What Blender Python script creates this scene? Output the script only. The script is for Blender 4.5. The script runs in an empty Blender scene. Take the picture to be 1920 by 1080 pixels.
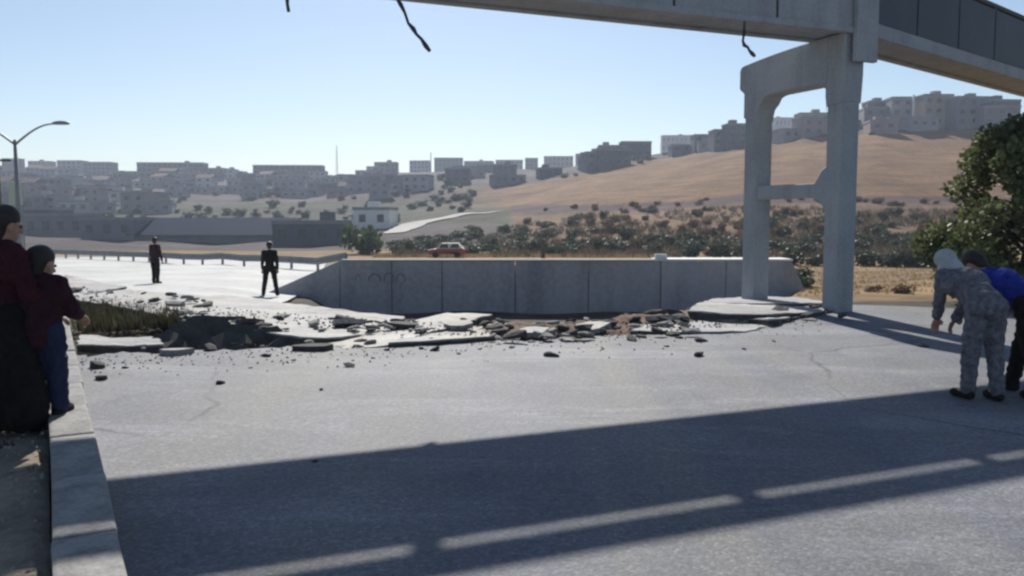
import bpy, bmesh, math, random
import numpy as np
from mathutils import Vector, Matrix, noise
R = math.radians
rnd = random.Random(7)
scene = bpy.context.scene
col = scene.collection

# ------------------------------------------------------------------ camera, sky, sun, exposure
CAM_H, F_PX, PITCH = 1.6, 1600.0, math.atan(130 / 1600)
cd = bpy.data.cameras.new('camera'); cam = bpy.data.objects.new('camera', cd); col.objects.link(cam)
cam.location = (0, 0, CAM_H); cam.rotation_euler = (math.pi / 2 - PITCH, 0, 0)
cd.sensor_width = 36; cd.lens = 36 * F_PX / 1920; cd.clip_start = 0.1; cd.clip_end = 20000
scene.camera = cam
SUN_EL, SUN_AZ = R(35.3), R(-5.5)            # azimuth measured from +Y towards +X
world = bpy.data.worlds.new('World'); scene.world = world; world.use_nodes = True
wn = world.node_tree.nodes; wl = world.node_tree.links; wn.clear()
sky = wn.new('ShaderNodeTexSky'); sky.sky_type = 'NISHITA'; sky.sun_disc = False
sky.sun_elevation = SUN_EL; sky.sun_rotation = SUN_AZ; sky.altitude = 300
sky.air_density = 1.0; sky.dust_density = 0.35; sky.ozone_density = 2.0
bg = wn.new('ShaderNodeBackground'); bg.inputs[1].default_value = 0.074
wo = wn.new('ShaderNodeOutputWorld')
wl.new(sky.outputs[0], bg.inputs[0]); wl.new(bg.outputs[0], wo.inputs[0])
sd = bpy.data.lights.new('sun', 'SUN'); sd.energy = 5.0; sd.angle = R(0.55); sd.color = (1.0, 0.955, 0.88)
sun = bpy.data.objects.new('sun', sd); col.objects.link(sun)
sdir = Vector((math.sin(SUN_AZ) * math.cos(SUN_EL), math.cos(SUN_AZ) * math.cos(SUN_EL), math.sin(SUN_EL)))
sun.rotation_euler = sdir.to_track_quat('Z', 'Y').to_euler(); sun.location = sdir * 200
vs = scene.view_settings
vs.view_transform = 'Standard'; vs.look = 'None'; vs.gamma = 1; vs.use_curve_mapping = False; vs.exposure = 0.45
scene.render.engine = 'CYCLES'
scene.cycles.use_denoising = True
scene.cycles.pixel_filter_type = 'BLACKMAN_HARRIS'; scene.cycles.filter_width = 2.5
scene.cycles.max_bounces = 6; scene.cycles.volume_bounces = 0
scene.cycles.sample_clamp_indirect = 6

# ------------------------------------------------------------------ survey helpers
CP, SP = math.cos(PITCH), math.sin(PITCH)
def ray(px, py):
    dx = (px - 960) / F_PX; dy = (540 - py) / F_PX
    return Vector((dx, CP + dy * SP, dy * CP - SP))
def g(px, py, z=0.0):
    d = ray(px, py); t = (z - CAM_H) / d.z
    return Vector((d.x * t, d.y * t, z))
def at(px, py, Y):
    d = ray(px, py); t = Y / d.y
    return Vector((d.x * t, Y, CAM_H + d.z * t))

# ------------------------------------------------------------------ object helpers
def tag(o, label=None, cat=None, group=None, kind=None):
    if label: o['label'] = label
    if cat: o['category'] = cat
    if group: o['group'] = group
    if kind: o['kind'] = kind
    return o
def empty(name, loc=(0, 0, 0), rz=0):
    o = bpy.data.objects.new(name, None); col.objects.link(o)
    o.location = loc; o.rotation_euler = (0, 0, rz); o.empty_display_size = 0.2
    return o
def link_mesh(name, me, m=None, parent=None, loc=None, smooth=False):
    if m and not me.materials: me.materials.append(m)
    if smooth:
        for p in me.polygons: p.use_smooth = True
    o = bpy.data.objects.new(name, me); col.objects.link(o)
    if parent: o.parent = parent
    if loc is not None: o.location = loc
    return o
def from_bm(name, bm, m, parent=None, loc=None, smooth=False):
    bmesh.ops.recalc_face_normals(bm, faces=bm.faces)
    me = bpy.data.meshes.new(name); bm.to_mesh(me); bm.free()
    return link_mesh(name, me, m, parent, loc, smooth)
def from_py(name, V, Fc, m, parent=None, loc=None, smooth=False):
    me = bpy.data.meshes.new(name); me.from_pydata([tuple(v) for v in V], [], Fc); me.update()
    return link_mesh(name, me, m, parent, loc, smooth)
def copy_tree(o, parent=None):
    c = o.copy(); col.objects.link(c); c.parent = parent
    for ch in list(o.children): copy_tree(ch, c)
    return c
def bm_box(bm, c, s, M=None, bevel=0.0):
    """box centred at c, full sizes s, optional 3x3 / 4x4 matrix applied after"""
    r = bmesh.ops.create_cube(bm, size=1.0)
    vs_ = r['verts']
    for v in vs_:
        v.co = Vector((v.co.x * s[0] + c[0], v.co.y * s[1] + c[1], v.co.z * s[2] + c[2]))
    if bevel > 0:
        es = list({e for v in vs_ for e in v.link_edges})
        rb = bmesh.ops.bevel(bm, geom=es, offset=bevel, segments=2, affect='EDGES', profile=0.6)
        vs_ = list({v for f in rb['faces'] for v in f.verts} | {v for v in vs_ if v.is_valid})
    if M is not None:
        for v in vs_: v.co = M @ v.co
    return vs_
def bm_tube(bm, pts, radii, seg=8):
    rings = []
    n = len(pts)
    for i, p in enumerate(pts):
        p = Vector(p)
        t = (Vector(pts[min(i + 1, n - 1)]) - Vector(pts[max(i - 1, 0)])).normalized()
        a = Vector((0, 0, 1)) if abs(t.z) < 0.9 else Vector((1, 0, 0))
        x = t.cross(a).normalized(); y = t.cross(x)
        r = radii[i] if hasattr(radii, '__len__') else radii
        rings.append([bm.verts.new(p + (x * math.cos(2 * math.pi * k / seg) + y * math.sin(2 * math.pi * k / seg)) * r) for k in range(seg)])
    for a, b in zip(rings, rings[1:]):
        for k in range(seg): bm.faces.new((a[k], a[(k + 1) % seg], b[(k + 1) % seg], b[k]))
    bm.faces.new(rings[0][::-1]); bm.faces.new(rings[-1])
def bm_prism(bm, poly, ex):
    """poly: list of Vector outline, extruded by vector ex"""
    a = [bm.verts.new(Vector(p)) for p in poly]; b = [bm.verts.new(Vector(p) + ex) for p in poly]
    n = len(a)
    for i in range(n): bm.faces.new((a[i], a[(i + 1) % n], b[(i + 1) % n], b[i]))
    f1 = bm.faces.new(a[::-1]); f2 = bm.faces.new(b)
    bmesh.ops.triangulate(bm, faces=[f1, f2])

# ------------------------------------------------------------------ materials
def newmat(name):
    m = bpy.data.materials.new(name); m.use_nodes = True
    nt = m.node_tree; b = nt.nodes['Principled BSDF']
    return m, nt, b
def ramp(nt, fac, stops):
    r = nt.nodes.new('ShaderNodeValToRGB'); nt.links.new(fac, r.inputs[0])
    e = r.color_ramp.elements
    while len(e) < len(stops): e.new(0.5)
    for el, (p, c) in zip(e, stops):
        el.position = p; el.color = (c[0], c[1], c[2], 1) if hasattr(c, '__len__') else (c, c, c, 1)
    return r.outputs[0]
def texco(nt, world_space=False, scale=(1, 1, 1), rot=(0, 0, 0)):
    if world_space:
        t = nt.nodes.new('ShaderNodeNewGeometry').outputs['Position']
    else:
        t = nt.nodes.new('ShaderNodeTexCoord').outputs['Object']
    mp = nt.nodes.new('ShaderNodeMapping'); mp.inputs['Scale'].default_value = scale; mp.inputs['Rotation'].default_value = rot
    nt.links.new(t, mp.inputs[0]); return mp.outputs[0]
def noise_n(nt, co, scale, detail=4, rough=0.55, dist=0.0):
    n = nt.nodes.new('ShaderNodeTexNoise'); nt.links.new(co, n.inputs['Vector'])
    n.inputs['Scale'].default_value = scale; n.inputs['Detail'].default_value = detail
    n.inputs['Roughness'].default_value = rough; n.inputs['Distortion'].default_value = dist
    return n.outputs[0]
def mixc(nt, fac, a, b, mode='MIX'):
    mx = nt.nodes.new('ShaderNodeMix'); mx.data_type = 'RGBA'; mx.blend_type = mode
    for k, v in ((0, fac), (6, a), (7, b)):
        if isinstance(v, bpy.types.NodeSocket): nt.links.new(v, mx.inputs[k])
        elif k == 0: mx.inputs[0].default_value = v
        else: mx.inputs[k].default_value = (v[0], v[1], v[2], 1)
    return mx.outputs[2]
def bump(nt, b, h, strength=0.4, dist=0.02):
    bp = nt.nodes.new('ShaderNodeBump'); bp.inputs['Strength'].default_value = strength; bp.inputs['Distance'].default_value = dist
    nt.links.new(h, bp.inputs['Height']); nt.links.new(bp.outputs[0], b.inputs['Normal'])
def simple(name, c1, c2, scale=3.0, rough=0.8, bstr=0.3, bdist=0.01, spec=0.3, fine=None, world_space=False, metal=0.0, stain=None):
    m, nt, b = newmat(name)
    co = texco(nt, world_space)
    n1 = noise_n(nt, co, scale, 6)
    c = ramp(nt, n1, [(0.3, c1), (0.7, c2)])
    if stain:
        n3 = noise_n(nt, texco(nt, world_space, (1, 1, 0.15)), scale * 2.3, 5, 0.6)
        c = mixc(nt, ramp(nt, n3, [(0.48, 0.0), (0.72, 0.75)]), c, stain)
    nf = noise_n(nt, co, fine or scale * 14, 3)
    c = mixc(nt, 0.22, c, ramp(nt, nf, [(0.3, [x * 0.55 for x in c1]), (0.7, [min(1, x * 1.35) for x in c2])]))
    nt.links.new(c, b.inputs['Base Color'])
    b.inputs['Roughness'].default_value = rough; b.inputs['Specular IOR Level'].default_value = spec; b.inputs['Metallic'].default_value = metal
    bump(nt, b, nf, bstr, bdist)
    return m

def road_material(name, tone=1.0, warm=0.0, lane=True):
    m, nt, b = newmat(name)
    co = texco(nt, True)
    base = ramp(nt, noise_n(nt, co, 0.45, 6, 0.6, 0.4), [(0.28, (0.125 * tone + warm, 0.134 * tone + warm * .7, 0.160 * tone)), (0.72, (0.262 * tone + warm, 0.270 * tone + warm * .7, 0.308 * tone))])
    # tyre / dust bands running with the traffic
    bands = noise_n(nt, texco(nt, True, (1.3, 0.05, 1), (0, 0, R(-28.5))), 1.0, 4, 0.6)
    base = mixc(nt, ramp(nt, bands, [(0.4, 0.0), (0.65, 0.55)]), base, (0.27 * tone + warm, 0.262 * tone + warm * .7, 0.235 * tone))
    # dark patches and oil
    dk = noise_n(nt, co, 1.7, 7, 0.65, 0.8)
    base = mixc(nt, ramp(nt, dk, [(0.56, 0.0), (0.75, 0.55)]), base, (0.11 * tone, 0.11 * tone, 0.115 * tone))
    # wind-blown dust lying across the lane
    du = noise_n(nt, texco(nt, True, (0.5, 1.6, 1), (0, 0, R(-12))), 0.8, 7, 0.68, 0.6)
    base = mixc(nt, ramp(nt, du, [(0.5, 0.0), (0.72, 0.6)]), base, (0.42 * tone + warm, 0.425 * tone + warm * .7, 0.465 * tone))
    # hairline cracks
    wv = nt.nodes.new('ShaderNodeTexVoronoi'); wv.feature = 'DISTANCE_TO_EDGE'; wv.inputs['Scale'].default_value = 0.33
    wco = nt.nodes.new('ShaderNodeMix'); wco.data_type = 'VECTOR'; wco.inputs[0].default_value = 0.28
    nz = nt.nodes.new('ShaderNodeTexNoise'); nz.inputs['Scale'].default_value = 1.3; nz.inputs['Detail'].default_value = 5; nt.links.new(co, nz.inputs['Vector'])
    nt.links.new(co, wco.inputs[4]); nt.links.new(nz.outputs['Color'], wco.inputs[5]); nt.links.new(wco.outputs[1], wv.inputs['Vector'])
    cm = noise_n(nt, co, 0.35, 3); ck = nt.nodes.new('ShaderNodeMath'); ck.operation = 'MULTIPLY'
    nt.links.new(ramp(nt, wv.outputs['Distance'], [(0.0, 1.0), (0.006, 0.0)]), ck.inputs[0]); nt.links.new(ramp(nt, cm, [(0.48, 0.0), (0.6, 0.75)]), ck.inputs[1])
    base = mixc(nt, ck.outputs[0], base, (0.035 * tone, 0.035 * tone, 0.037 * tone))
    # aggregate
    v = nt.nodes.new('ShaderNodeTexVoronoi'); v.inputs['Scale'].default_value = 58; nt.links.new(co, v.inputs['Vector'])
    agg = nt.nodes.new('ShaderNodeSeparateColor'); nt.links.new(v.outputs['Color'], agg.inputs[0])
    base = mixc(nt, 0.55, base, mixc(nt, 1.0, base, ramp(nt, agg.outputs[0], [(0.0, 0.6), (0.8, 1.15), (1.0, 1.7)]), 'MULTIPLY'))
    sp = noise_n(nt, co, 22, 5, 0.7)
    base = mixc(nt, 0.5, base, mixc(nt, 1.0, base, ramp(nt, sp, [(0.3, 0.55), (0.7, 1.5)]), 'MULTIPLY'))
    nt.links.new(base, b.inputs['Base Color'])
    b.inputs['Roughness'].default_value = 0.78; b.inputs['Specular IOR Level'].default_value = 0.28
    hh = nt.nodes.new('ShaderNodeMath'); hh.operation = 'SUBTRACT'; nt.links.new(sp, hh.inputs[0]); nt.links.new(v.outputs['Distance'], hh.inputs[1])
    bump(nt, b, hh.outputs[0], 0.28, 0.007)
    return m

M = {}
M['road'] = road_material('worn_asphalt', 0.66)
M['slab'] = road_material('dusty_broken_road', 1.1, 0.045)
M['slab_pink'] = road_material('dusty_pinkish_road', 1.1, 0.075)
M['soil_dark'] = simple('dark_soil_with_shade', (0.038, 0.032, 0.025), (0.10, 0.085, 0.066), 1.4, 0.95, 0.8, 0.04, 0.1, 16, True)  # dark brown soil, with the shade of the trench put into its colour
M['lower_road'] = simple('pale_dusty_road', (0.34, 0.34, 0.33), (0.54, 0.54, 0.52), 0.3, 0.85, 0.3, 0.02, 0.25, 4, True)
M['asphalt_dark'] = simple('broken_asphalt', (0.035, 0.034, 0.033), (0.10, 0.095, 0.088), 6, 0.9, 0.6, 0.02)
M['concrete'] = simple('grey_concrete', (0.275, 0.300, 0.325), (0.385, 0.405, 0.425), 1.2, 0.85, 0.3, 0.01, 0.3, 26, False, 0, (0.21, 0.21, 0.22))
M['concrete_pale'] = simple('pale_concrete', (0.20, 0.195, 0.185), (0.36, 0.35, 0.33), 2.6, 0.85, 0.5, 0.012, 0.2, 40, False, 0, (0.12, 0.115, 0.105))
M['wall_grey'] = simple('retaining_wall_concrete', (0.32, 0.315, 0.33), (0.43, 0.42, 0.43), 0.35, 0.9, 0.3, 0.02, 0.2, 6, False, 0, (0.20, 0.20, 0.21))
M['wall_grey2'] = simple('retaining_wall_concrete_lighter', (0.38, 0.37, 0.39), (0.48, 0.465, 0.48), 0.35, 0.9, 0.3, 0.02, 0.2, 6, False, 0, (0.16, 0.155, 0.165))
M['soil'] = simple('dry_soil', (0.14, 0.115, 0.085), (0.33, 0.29, 0.23), 1.4, 0.95, 0.8, 0.04, 0.1, 16, True)
M['soil_red'] = simple('red_brown_soil', (0.10, 0.062, 0.048), (0.27, 0.19, 0.15), 2.2, 0.95, 0.8, 0.04, 0.1, 16, True)
M['metal_dark'] = simple('dark_steel', (0.03, 0.032, 0.036), (0.07, 0.07, 0.075), 5, 0.6, 0.2, 0.004, 0.4, None, False, 0.4)
M['screen'] = simple('dark_painted_screen', (0.02, 0.03, 0.042), (0.045, 0.06, 0.075), 0.8, 0.5, 0.15, 0.004, 0.4, 12)
M['pole'] = simple('grey_galvanised_pole', (0.16, 0.17, 0.18), (0.26, 0.27, 0.28), 2, 0.5, 0.1, 0.002, 0.4, None, False, 0.3)
M['bark'] = simple('bark', (0.06, 0.045, 0.032), (0.14, 0.11, 0.08), 6, 0.95, 0.8, 0.03)
def leaf_mat(name, c1, c2, trans=0.3):
    m, nt, b = newmat(name)
    oi = nt.nodes.new('ShaderNodeNewGeometry')
    c = ramp(nt, oi.outputs['Random Per Island'], [(0.0, c1), (1.0, c2)])
    nt.links.new(c, b.inputs['Base Color']); b.inputs['Roughness'].default_value = 0.6; b.inputs['Specular IOR Level'].default_value = 0.35
    tr = nt.nodes.new('ShaderNodeBsdfTranslucent'); nt.links.new(c, tr.inputs[0])
    mx = nt.nodes.new('ShaderNodeMixShader'); mx.inputs[0].default_value = trans
    nt.links.new(b.outputs[0], mx.inputs[1]); nt.links.new(tr.outputs[0], mx.inputs[2])
    nt.links.new(mx.outputs[0], nt.nodes['Material Output'].inputs[0])
    return m
M['leaf_near'] = leaf_mat('tree_leaf', (0.05, 0.07, 0.026), (0.18, 0.20, 0.09))
M['leaf_green'] = leaf_mat('green_leaf', (0.045, 0.075, 0.028), (0.09, 0.13, 0.05))
M['leaf_dark'] = leaf_mat('dark_scrub_leaf', (0.030, 0.044, 0.022), (0.068, 0.092, 0.045))
M['leaf_brown'] = leaf_mat('dry_scrub_leaf', (0.10, 0.06, 0.035), (0.20, 0.135, 0.075))
M['leaf_olive'] = leaf_mat('olive_leaf', (0.06, 0.065, 0.035), (0.125, 0.125, 0.07))
M['grass_dry'] = leaf_mat('dry_grass_blade', (0.24, 0.165, 0.085), (0.42, 0.31, 0.16), 0.2)
M['under'] = leaf_mat('undergrowth_blade', (0.07, 0.05, 0.03), (0.20, 0.14, 0.085), 0.2)
M['weed'] = leaf_mat('dull_weed_blade', (0.035, 0.035, 0.018), (0.10, 0.09, 0.045), 0.2)
M['window'] = simple('window_glass', (0.025, 0.03, 0.038), (0.05, 0.055, 0.065), 1, 0.25, 0.0, 0.001, 0.5)
BC = {'pale grey': ((0.34, 0.33, 0.345), (0.42, 0.41, 0.42)), 'off white': ((0.46, 0.45, 0.44), (0.55, 0.54, 0.53)), 'dull beige': ((0.34, 0.29, 0.25), (0.42, 0.37, 0.33)),
      'mid grey': ((0.20, 0.20, 0.215), (0.27, 0.265, 0.28)), 'dusty pink': ((0.34, 0.27, 0.26), (0.41, 0.33, 0.32)), 'slate grey': ((0.12, 0.135, 0.15), (0.18, 0.195, 0.21))}
for k, (a_, b_) in BC.items(): M['b_' + k] = simple('plaster_' + k.replace(' ', '_'), [x * .8 for x in a_], [x * .85 for x in b_], 0.3, 0.9, 0.1, 0.01, 0.2, 4)
M['roof_flat'] = simple('flat_roof_screed', (0.20, 0.195, 0.19), (0.32, 0.31, 0.30), 0.3, 0.9, 0.1, 0.01)
M['roof_tile'] = simple('tiled_roof', (0.10, 0.055, 0.04), (0.15, 0.085, 0.06), 0.6, 0.9, 0.2, 0.02)
M['roof_blue'] = simple('blue_sheet_roof', (0.008, 0.018, 0.055), (0.016, 0.03, 0.075), 0.2, 0.9, 0.1, 0.01, 0.08, 3)
M['dust'] = simple('pale_track_dust', (0.34, 0.32, 0.29), (0.44, 0.42, 0.38), 0.5, 0.9, 0.1, 0.01, 0.2)
M['white'] = simple('white_paint', (0.68, 0.67, 0.62), (0.78, 0.77, 0.72), 0.5, 0.8, 0.1, 0.01)
def cloth(name, c, c2=None, scale=9): return simple(name, c, c2 or [x * 1.5 for x in c], scale, 0.95, 0.7, 0.012, 0.1, 45)
M['skin'] = simple('skin', (0.36, 0.20, 0.14), (0.44, 0.26, 0.19), 8, 0.6, 0.05, 0.001, 0.4)
M['hair'] = simple('dark_hair', (0.012, 0.010, 0.009), (0.03, 0.024, 0.02), 30, 0.6, 0.5, 0.004, 0.4)
M['maroon'] = cloth('maroon_cloth', (0.030, 0.008, 0.013), (0.060, 0.016, 0.025))
M['dark_maroon'] = cloth('dark_maroon_cloth', (0.025, 0.009, 0.014), (0.05, 0.018, 0.028))
M['black'] = cloth('black_cloth', (0.008, 0.008, 0.009), (0.018, 0.017, 0.018))
M['navy'] = cloth('navy_cloth', (0.018, 0.025, 0.055), (0.03, 0.04, 0.085))
M['blue'] = cloth('blue_cloth', (0.016, 0.028, 0.21), (0.03, 0.05, 0.30))
M['camo'] = cloth('mottled_grey_cloth', (0.06, 0.06, 0.075), (0.22, 0.215, 0.24), 20)
M['scarf'] = cloth('pale_scarf_cloth', (0.33, 0.35, 0.35), (0.5, 0.5, 0.5))
M['pinkcap'] = cloth('pale_pink_cloth', (0.55, 0.42, 0.42), (0.7, 0.58, 0.57))
M['shoe'] = cloth('dark_shoe', (0.012, 0.011, 0.011), (0.03, 0.026, 0.024))
M['red_paint'] = simple('red_car_paint', (0.30, 0.035, 0.03), (0.36, 0.05, 0.04), 1, 0.35, 0, 0.001, 0.5)
M['tyre'] = simple('rubber', (0.012, 0.012, 0.012), (0.025, 0.025, 0.025), 6, 0.9, 0.1, 0.002)

# ------------------------------------------------------------------ terrain
HZ = 410.0
def zy(py, d): return CAM_H - (py - HZ) / 1600.0 * d
COLS = {  # picture column of the survey : (distance, height)
    -900: [(3, .02), (20, .0), (40, -1.0), (70, -1.8), (110, -2.5), (200, -2), (340, 8), (700, 46), (1200, 50)],
    0:    [(3, .02), (16, .0), (26, -.6), (32, -1.0), (60, -1.6), (105, -2.6), (150, -3.2), (220, -3), (300, 5), (650, zy(322, 650)), (1100, 38)],
    130:  [(3, -.3), (15, -.35), (22, -.5), (27, -.75), (32, -1.0), (60, -1.6), (90, -2.2), (165, -3.5), (220, -3), (300, 4.5), (650, zy(326, 650)), (1100, 36)],
    400:  [(3, -.4), (13, -.45), (19, -.55), (27, -.74), (32, -.96), (60, -1.6), (90, -2.2), (165, -3.5), (220, -2.8), (300, 4.0), (640, zy(330, 640)), (1100, 36)],
    570:  [(3, -.4), (13, -.45), (19, -.75), (27, -1.02), (29.9, -1.12), (32, -1.1), (60, -1.6), (90, -2.3), (140, -3.0), (200, -1.8), (300, zy(395, 300)), (620, zy(328, 620)), (1100, 36)],
    630:  [(3, -.4), (13, -.45), (16, -.8), (24, -1.35), (29.9, -1.6), (30.4, -1.1), (60, -1.6), (100, -2.7), (140, -2.6), (200, -1.2), (300, zy(394, 300)), (610, zy(328, 610)), (1100, 36)],
    665:  [(3, -.4), (13, -.45), (16, -.8), (24, -1.5), (29.9, -1.7), (30.4, -.1), (60, -1.5), (100, -2.7), (140, -2.2), (200, -.5), (300, zy(393, 300)), (600, zy(328, 600)), (1100, 36)],
    900:  [(3, -.4), (12, -.45), (15, -.8), (24, -1.5), (29.9, -1.7), (30.4, -.05), (60, -1.5), (100, -2.7), (130, -1.8), (190, zy(412, 190)), (300, zy(380, 300)), (500, zy(315, 500)), (900, 34)],
    1200: [(3, -.4), (12, -.45), (15, -.8), (24, -1.5), (29.9, -1.7), (30.4, -.05), (60, -1.5), (96, -2.6), (125, zy(425, 125)), (180, zy(388, 180)), (400, zy(290, 400)), (800, 36)],
    1440: [(3, -.4), (13, -.3), (17, -.25), (22, -1.1), (29.9, -1.6), (30.4, -.05), (60, -1.5), (92, -2.5), (120, zy(428, 120)), (165, zy(380, 165)), (345, zy(262, 345)), (700, 40)],
    1510: [(3, -.4), (13, -.12), (17, -.10), (30, -.9), (60, -2.2), (85, -2.5), (92, -2.4), (120, zy(428, 120)), (165, zy(380, 165)), (330, zy(250, 330)), (700, 44)],
    1650: [(3, -.1), (13, -.07), (17, -.07), (30, -.8), (60, -2.1), (85, -2.3), (92, -2.3), (120, zy(430, 120)), (165, zy(375, 165)), (315, zy(232, 315)), (700, 46)],
    1920: [(3, -.1), (13, -.05), (17, -.05), (30, -.7), (60, -2.0), (85, -2.2), (92, -2.2), (120, zy(430, 120)), (165, zy(375, 165)), (310, zy(222, 310)), (700, 48)],
    2900: [(3, -.1), (17, 0), (30, .3), (60, .6), (90, 1.0), (165, 8), (320, 38), (700, 48)],
}
PXC = np.array(sorted(COLS)); DG = np.concatenate([np.arange(0, 29.6, 0.5), [29.9, 30.4], np.arange(31, 300, 1.0), np.geomspace(300, 1400, 120)])
ZT = np.array([np.interp(DG, [p[0] for p in COLS[c]], [p[1] for p in COLS[c]]) for c in PXC])
def terr0(px, d):
    px = min(max(px, PXC[0]), PXC[-1]); d = min(max(d, 0), 1399)
    i = min(max(int(np.searchsorted(PXC, px)) - 1, 0), len(PXC) - 2); s = (px - PXC[i]) / (PXC[i + 1] - PXC[i])
    s = s * s * (3 - 2 * s)
    j = min(max(int(np.searchsorted(DG, d)) - 1, 0), len(DG) - 2); t = (d - DG[j]) / (DG[j + 1] - DG[j])
    a = ZT[i, j] * (1 - t) + ZT[i, j + 1] * t; b = ZT[i + 1, j] * (1 - t) + ZT[i + 1, j + 1] * t
    return a * (1 - s) + b * s
def terr(X, Y):
    d = max(Y, 3.0); z = terr0(960 + 1600 * X / d, d)
    amp = 0.0 if d < 84 else min(1.0, (d - 84) / 200.0)
    if amp > 0:
        z += amp * (3.2 * noise.noise((X * .011, Y * .011, 1.3)) + 1.4 * noise.noise((X * .04, Y * .03, 7.7)))
        z += amp * 0.5 * noise.noise((X * .12, Y * .12, 3.1))
    elif 18 < d < 79: z += 0.12 * noise.noise((X * .3, Y * .3, 2.2)) * min(1, (d - 18) / 10) * (0 if d > 60 else 1)
    return z
def hit(px, py, d0=60, d1=900):
    r = ray(px, py); d = d0
    while d < d1:
        t = d / r.y
        if CAM_H + r.z * t < terr(r.x * t, d): break
        d *= 1.004
    t = d / r.y
    return Vector((r.x * t, d, terr(r.x * t, d)))

pxs = sorted(set([-14000, -9000, -6000, -4000, -2800, -2000, -1400, -1000, -700, -500, -350, -260] + list(range(-200, 2130, 12)) + [2200, 2300, 2450, 2700, 3000, 3500, 4300, 5500, 7500, 11000, 16000]))
ds = [-60, -30, -12, -4, 3] + list(np.arange(4, 20, 1.0)) + list(np.arange(20, 29, 1.5)) + [29.9, 30.4] + list(np.arange(31.5, 82, 2.0)) + list(np.arange(82, 160, 2.2)) + list(np.geomspace(160, 720, 90)) + [760, 820, 900, 1000, 1150, 1300, 1500]
# land colours: settlement earth, golden dry grass, scrub ground, painted shade by the wall
def land(px, py_, d, X, Y):
    n = noise.noise((X * .02, Y * .02, 5.0)) * 0.5 + noise.noise((X * .07, Y * .05, 9.0)) * .3
    gold = np.array((0.185, 0.104, 0.050)); scrub = np.array((0.115, 0.08, 0.056)); earth = np.array((0.085, 0.072, 0.07)); dark = np.array((0.07, 0.044, 0.042)); field = np.array((0.25, 0.17, 0.092))
    olive = np.array((0.07, 0.07, 0.048))
    top = np.interp(px, [900, 1000, 1200, 1400, 1640, 1850, 2400], [352, 345, 305, 272, 250, 242, 235])
    low = np.interp(px, [900, 1000, 1200, 1400, 1640, 2400], [388, 392, 386, 372, 375, 378])
    wob = 7 * n
    if px < 960 and d > 120:
        c = earth * (1 + .35 * n)
        if 380 < py_ < 420: c = olive * (1 + .4 * n)
        s = min(1, max(0, (px - 820) / 140)); 
        if py_ > top and py_ < low: c = c * (1 - s) + gold * s
        return c
    if d > 88:
        if py_ < top + wob: return earth * (1 + .3 * n)
        if py_ < low - 6 + wob: return gold * (1 + .28 * n)
        if py_ < low + 8 + wob: return dark * (1.15 + .3 * n)
        if py_ < 470: return (scrub * .5 + gold * .5) * (1 + .5 * n)
        return field * (1 + .25 * n)
    if d > 17 and px > 1470: return field * (1 + .3 * n)
    if px > 640 and d > 30.2: return field * (1 + .25 * n)
    if px > 515 and d > 13 and d < 31: return np.array((0.085, 0.074, 0.062)) * (1 + .4 * n)  # darker ground before wall and wing: their shade put into the colour
    return np.array((0.27, 0.235, 0.185)) * (1 + .4 * n)
tv, tf, tc = [], [], []
for d in ds:
    for px in pxs:
        X = (px - 960) / 1600 * max(d, 12) if d < 12 else (px - 960) / 1600 * d
        X = min(max(X, -2600), 2600)
        if d > 1300: z = 30 - (d - 1300) * .012 + 3 * noise.noise((X * .002, d * .002, 0))
        else: z = terr(X, d)
        if d < 12: z = terr(X, 12) - .02
        tv.append((X, d, z))
        py_ = HZ - (z - CAM_H) / max(d, 3) * 1600
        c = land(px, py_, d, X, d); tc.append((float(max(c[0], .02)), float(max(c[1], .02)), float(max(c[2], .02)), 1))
W_ = len(pxs)
for j in range(len(ds) - 1):
    for i in range(W_ - 1):
        a = j * W_ + i; tf.append((a, a + 1, a + 1 + W_, a + W_))
m, nt, b = newmat('hill_ground')
va = nt.nodes.new('ShaderNodeVertexColor'); va.layer_name = 'land'
co = texco(nt, True)
n1 = noise_n(nt, texco(nt, True, (1, 1.0, 1)), 0.09, 7, 0.62, 0.5); n2 = noise_n(nt, co, 0.9, 5, 0.65)
streak = noise_n(nt, texco(nt, True, (0.04, 0.04, 0.9)), 1.0, 5, 0.6, 1.0)
c = mixc(nt, 1.0, va.outputs[0], ramp(nt, n1, [(0.25, 0.55), (0.5, 1.0), (0.75, 1.35)]), 'MULTIPLY')
c = mixc(nt, 1.0, c, ramp(nt, n2, [(0.3, 0.68), (0.7, 1.3)]), 'MULTIPLY')
c = mixc(nt, 1.0, c, ramp(nt, streak, [(0.35, 0.75), (0.6, 1.1)]), 'MULTIPLY')
nt.links.new(c, b.inputs['Base Color']); b.inputs['Roughness'].default_value = 0.95; b.inputs['Specular IOR Level'].default_value = 0.1
bump(nt, b, n2, 0.6, 0.5)
M['land'] = m
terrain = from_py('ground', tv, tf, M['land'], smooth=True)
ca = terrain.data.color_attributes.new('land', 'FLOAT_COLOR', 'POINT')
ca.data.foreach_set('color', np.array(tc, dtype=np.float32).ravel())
tag(terrain, 'dry golden hillside and valley ground behind the broken road', 'ground', kind='structure')

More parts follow.
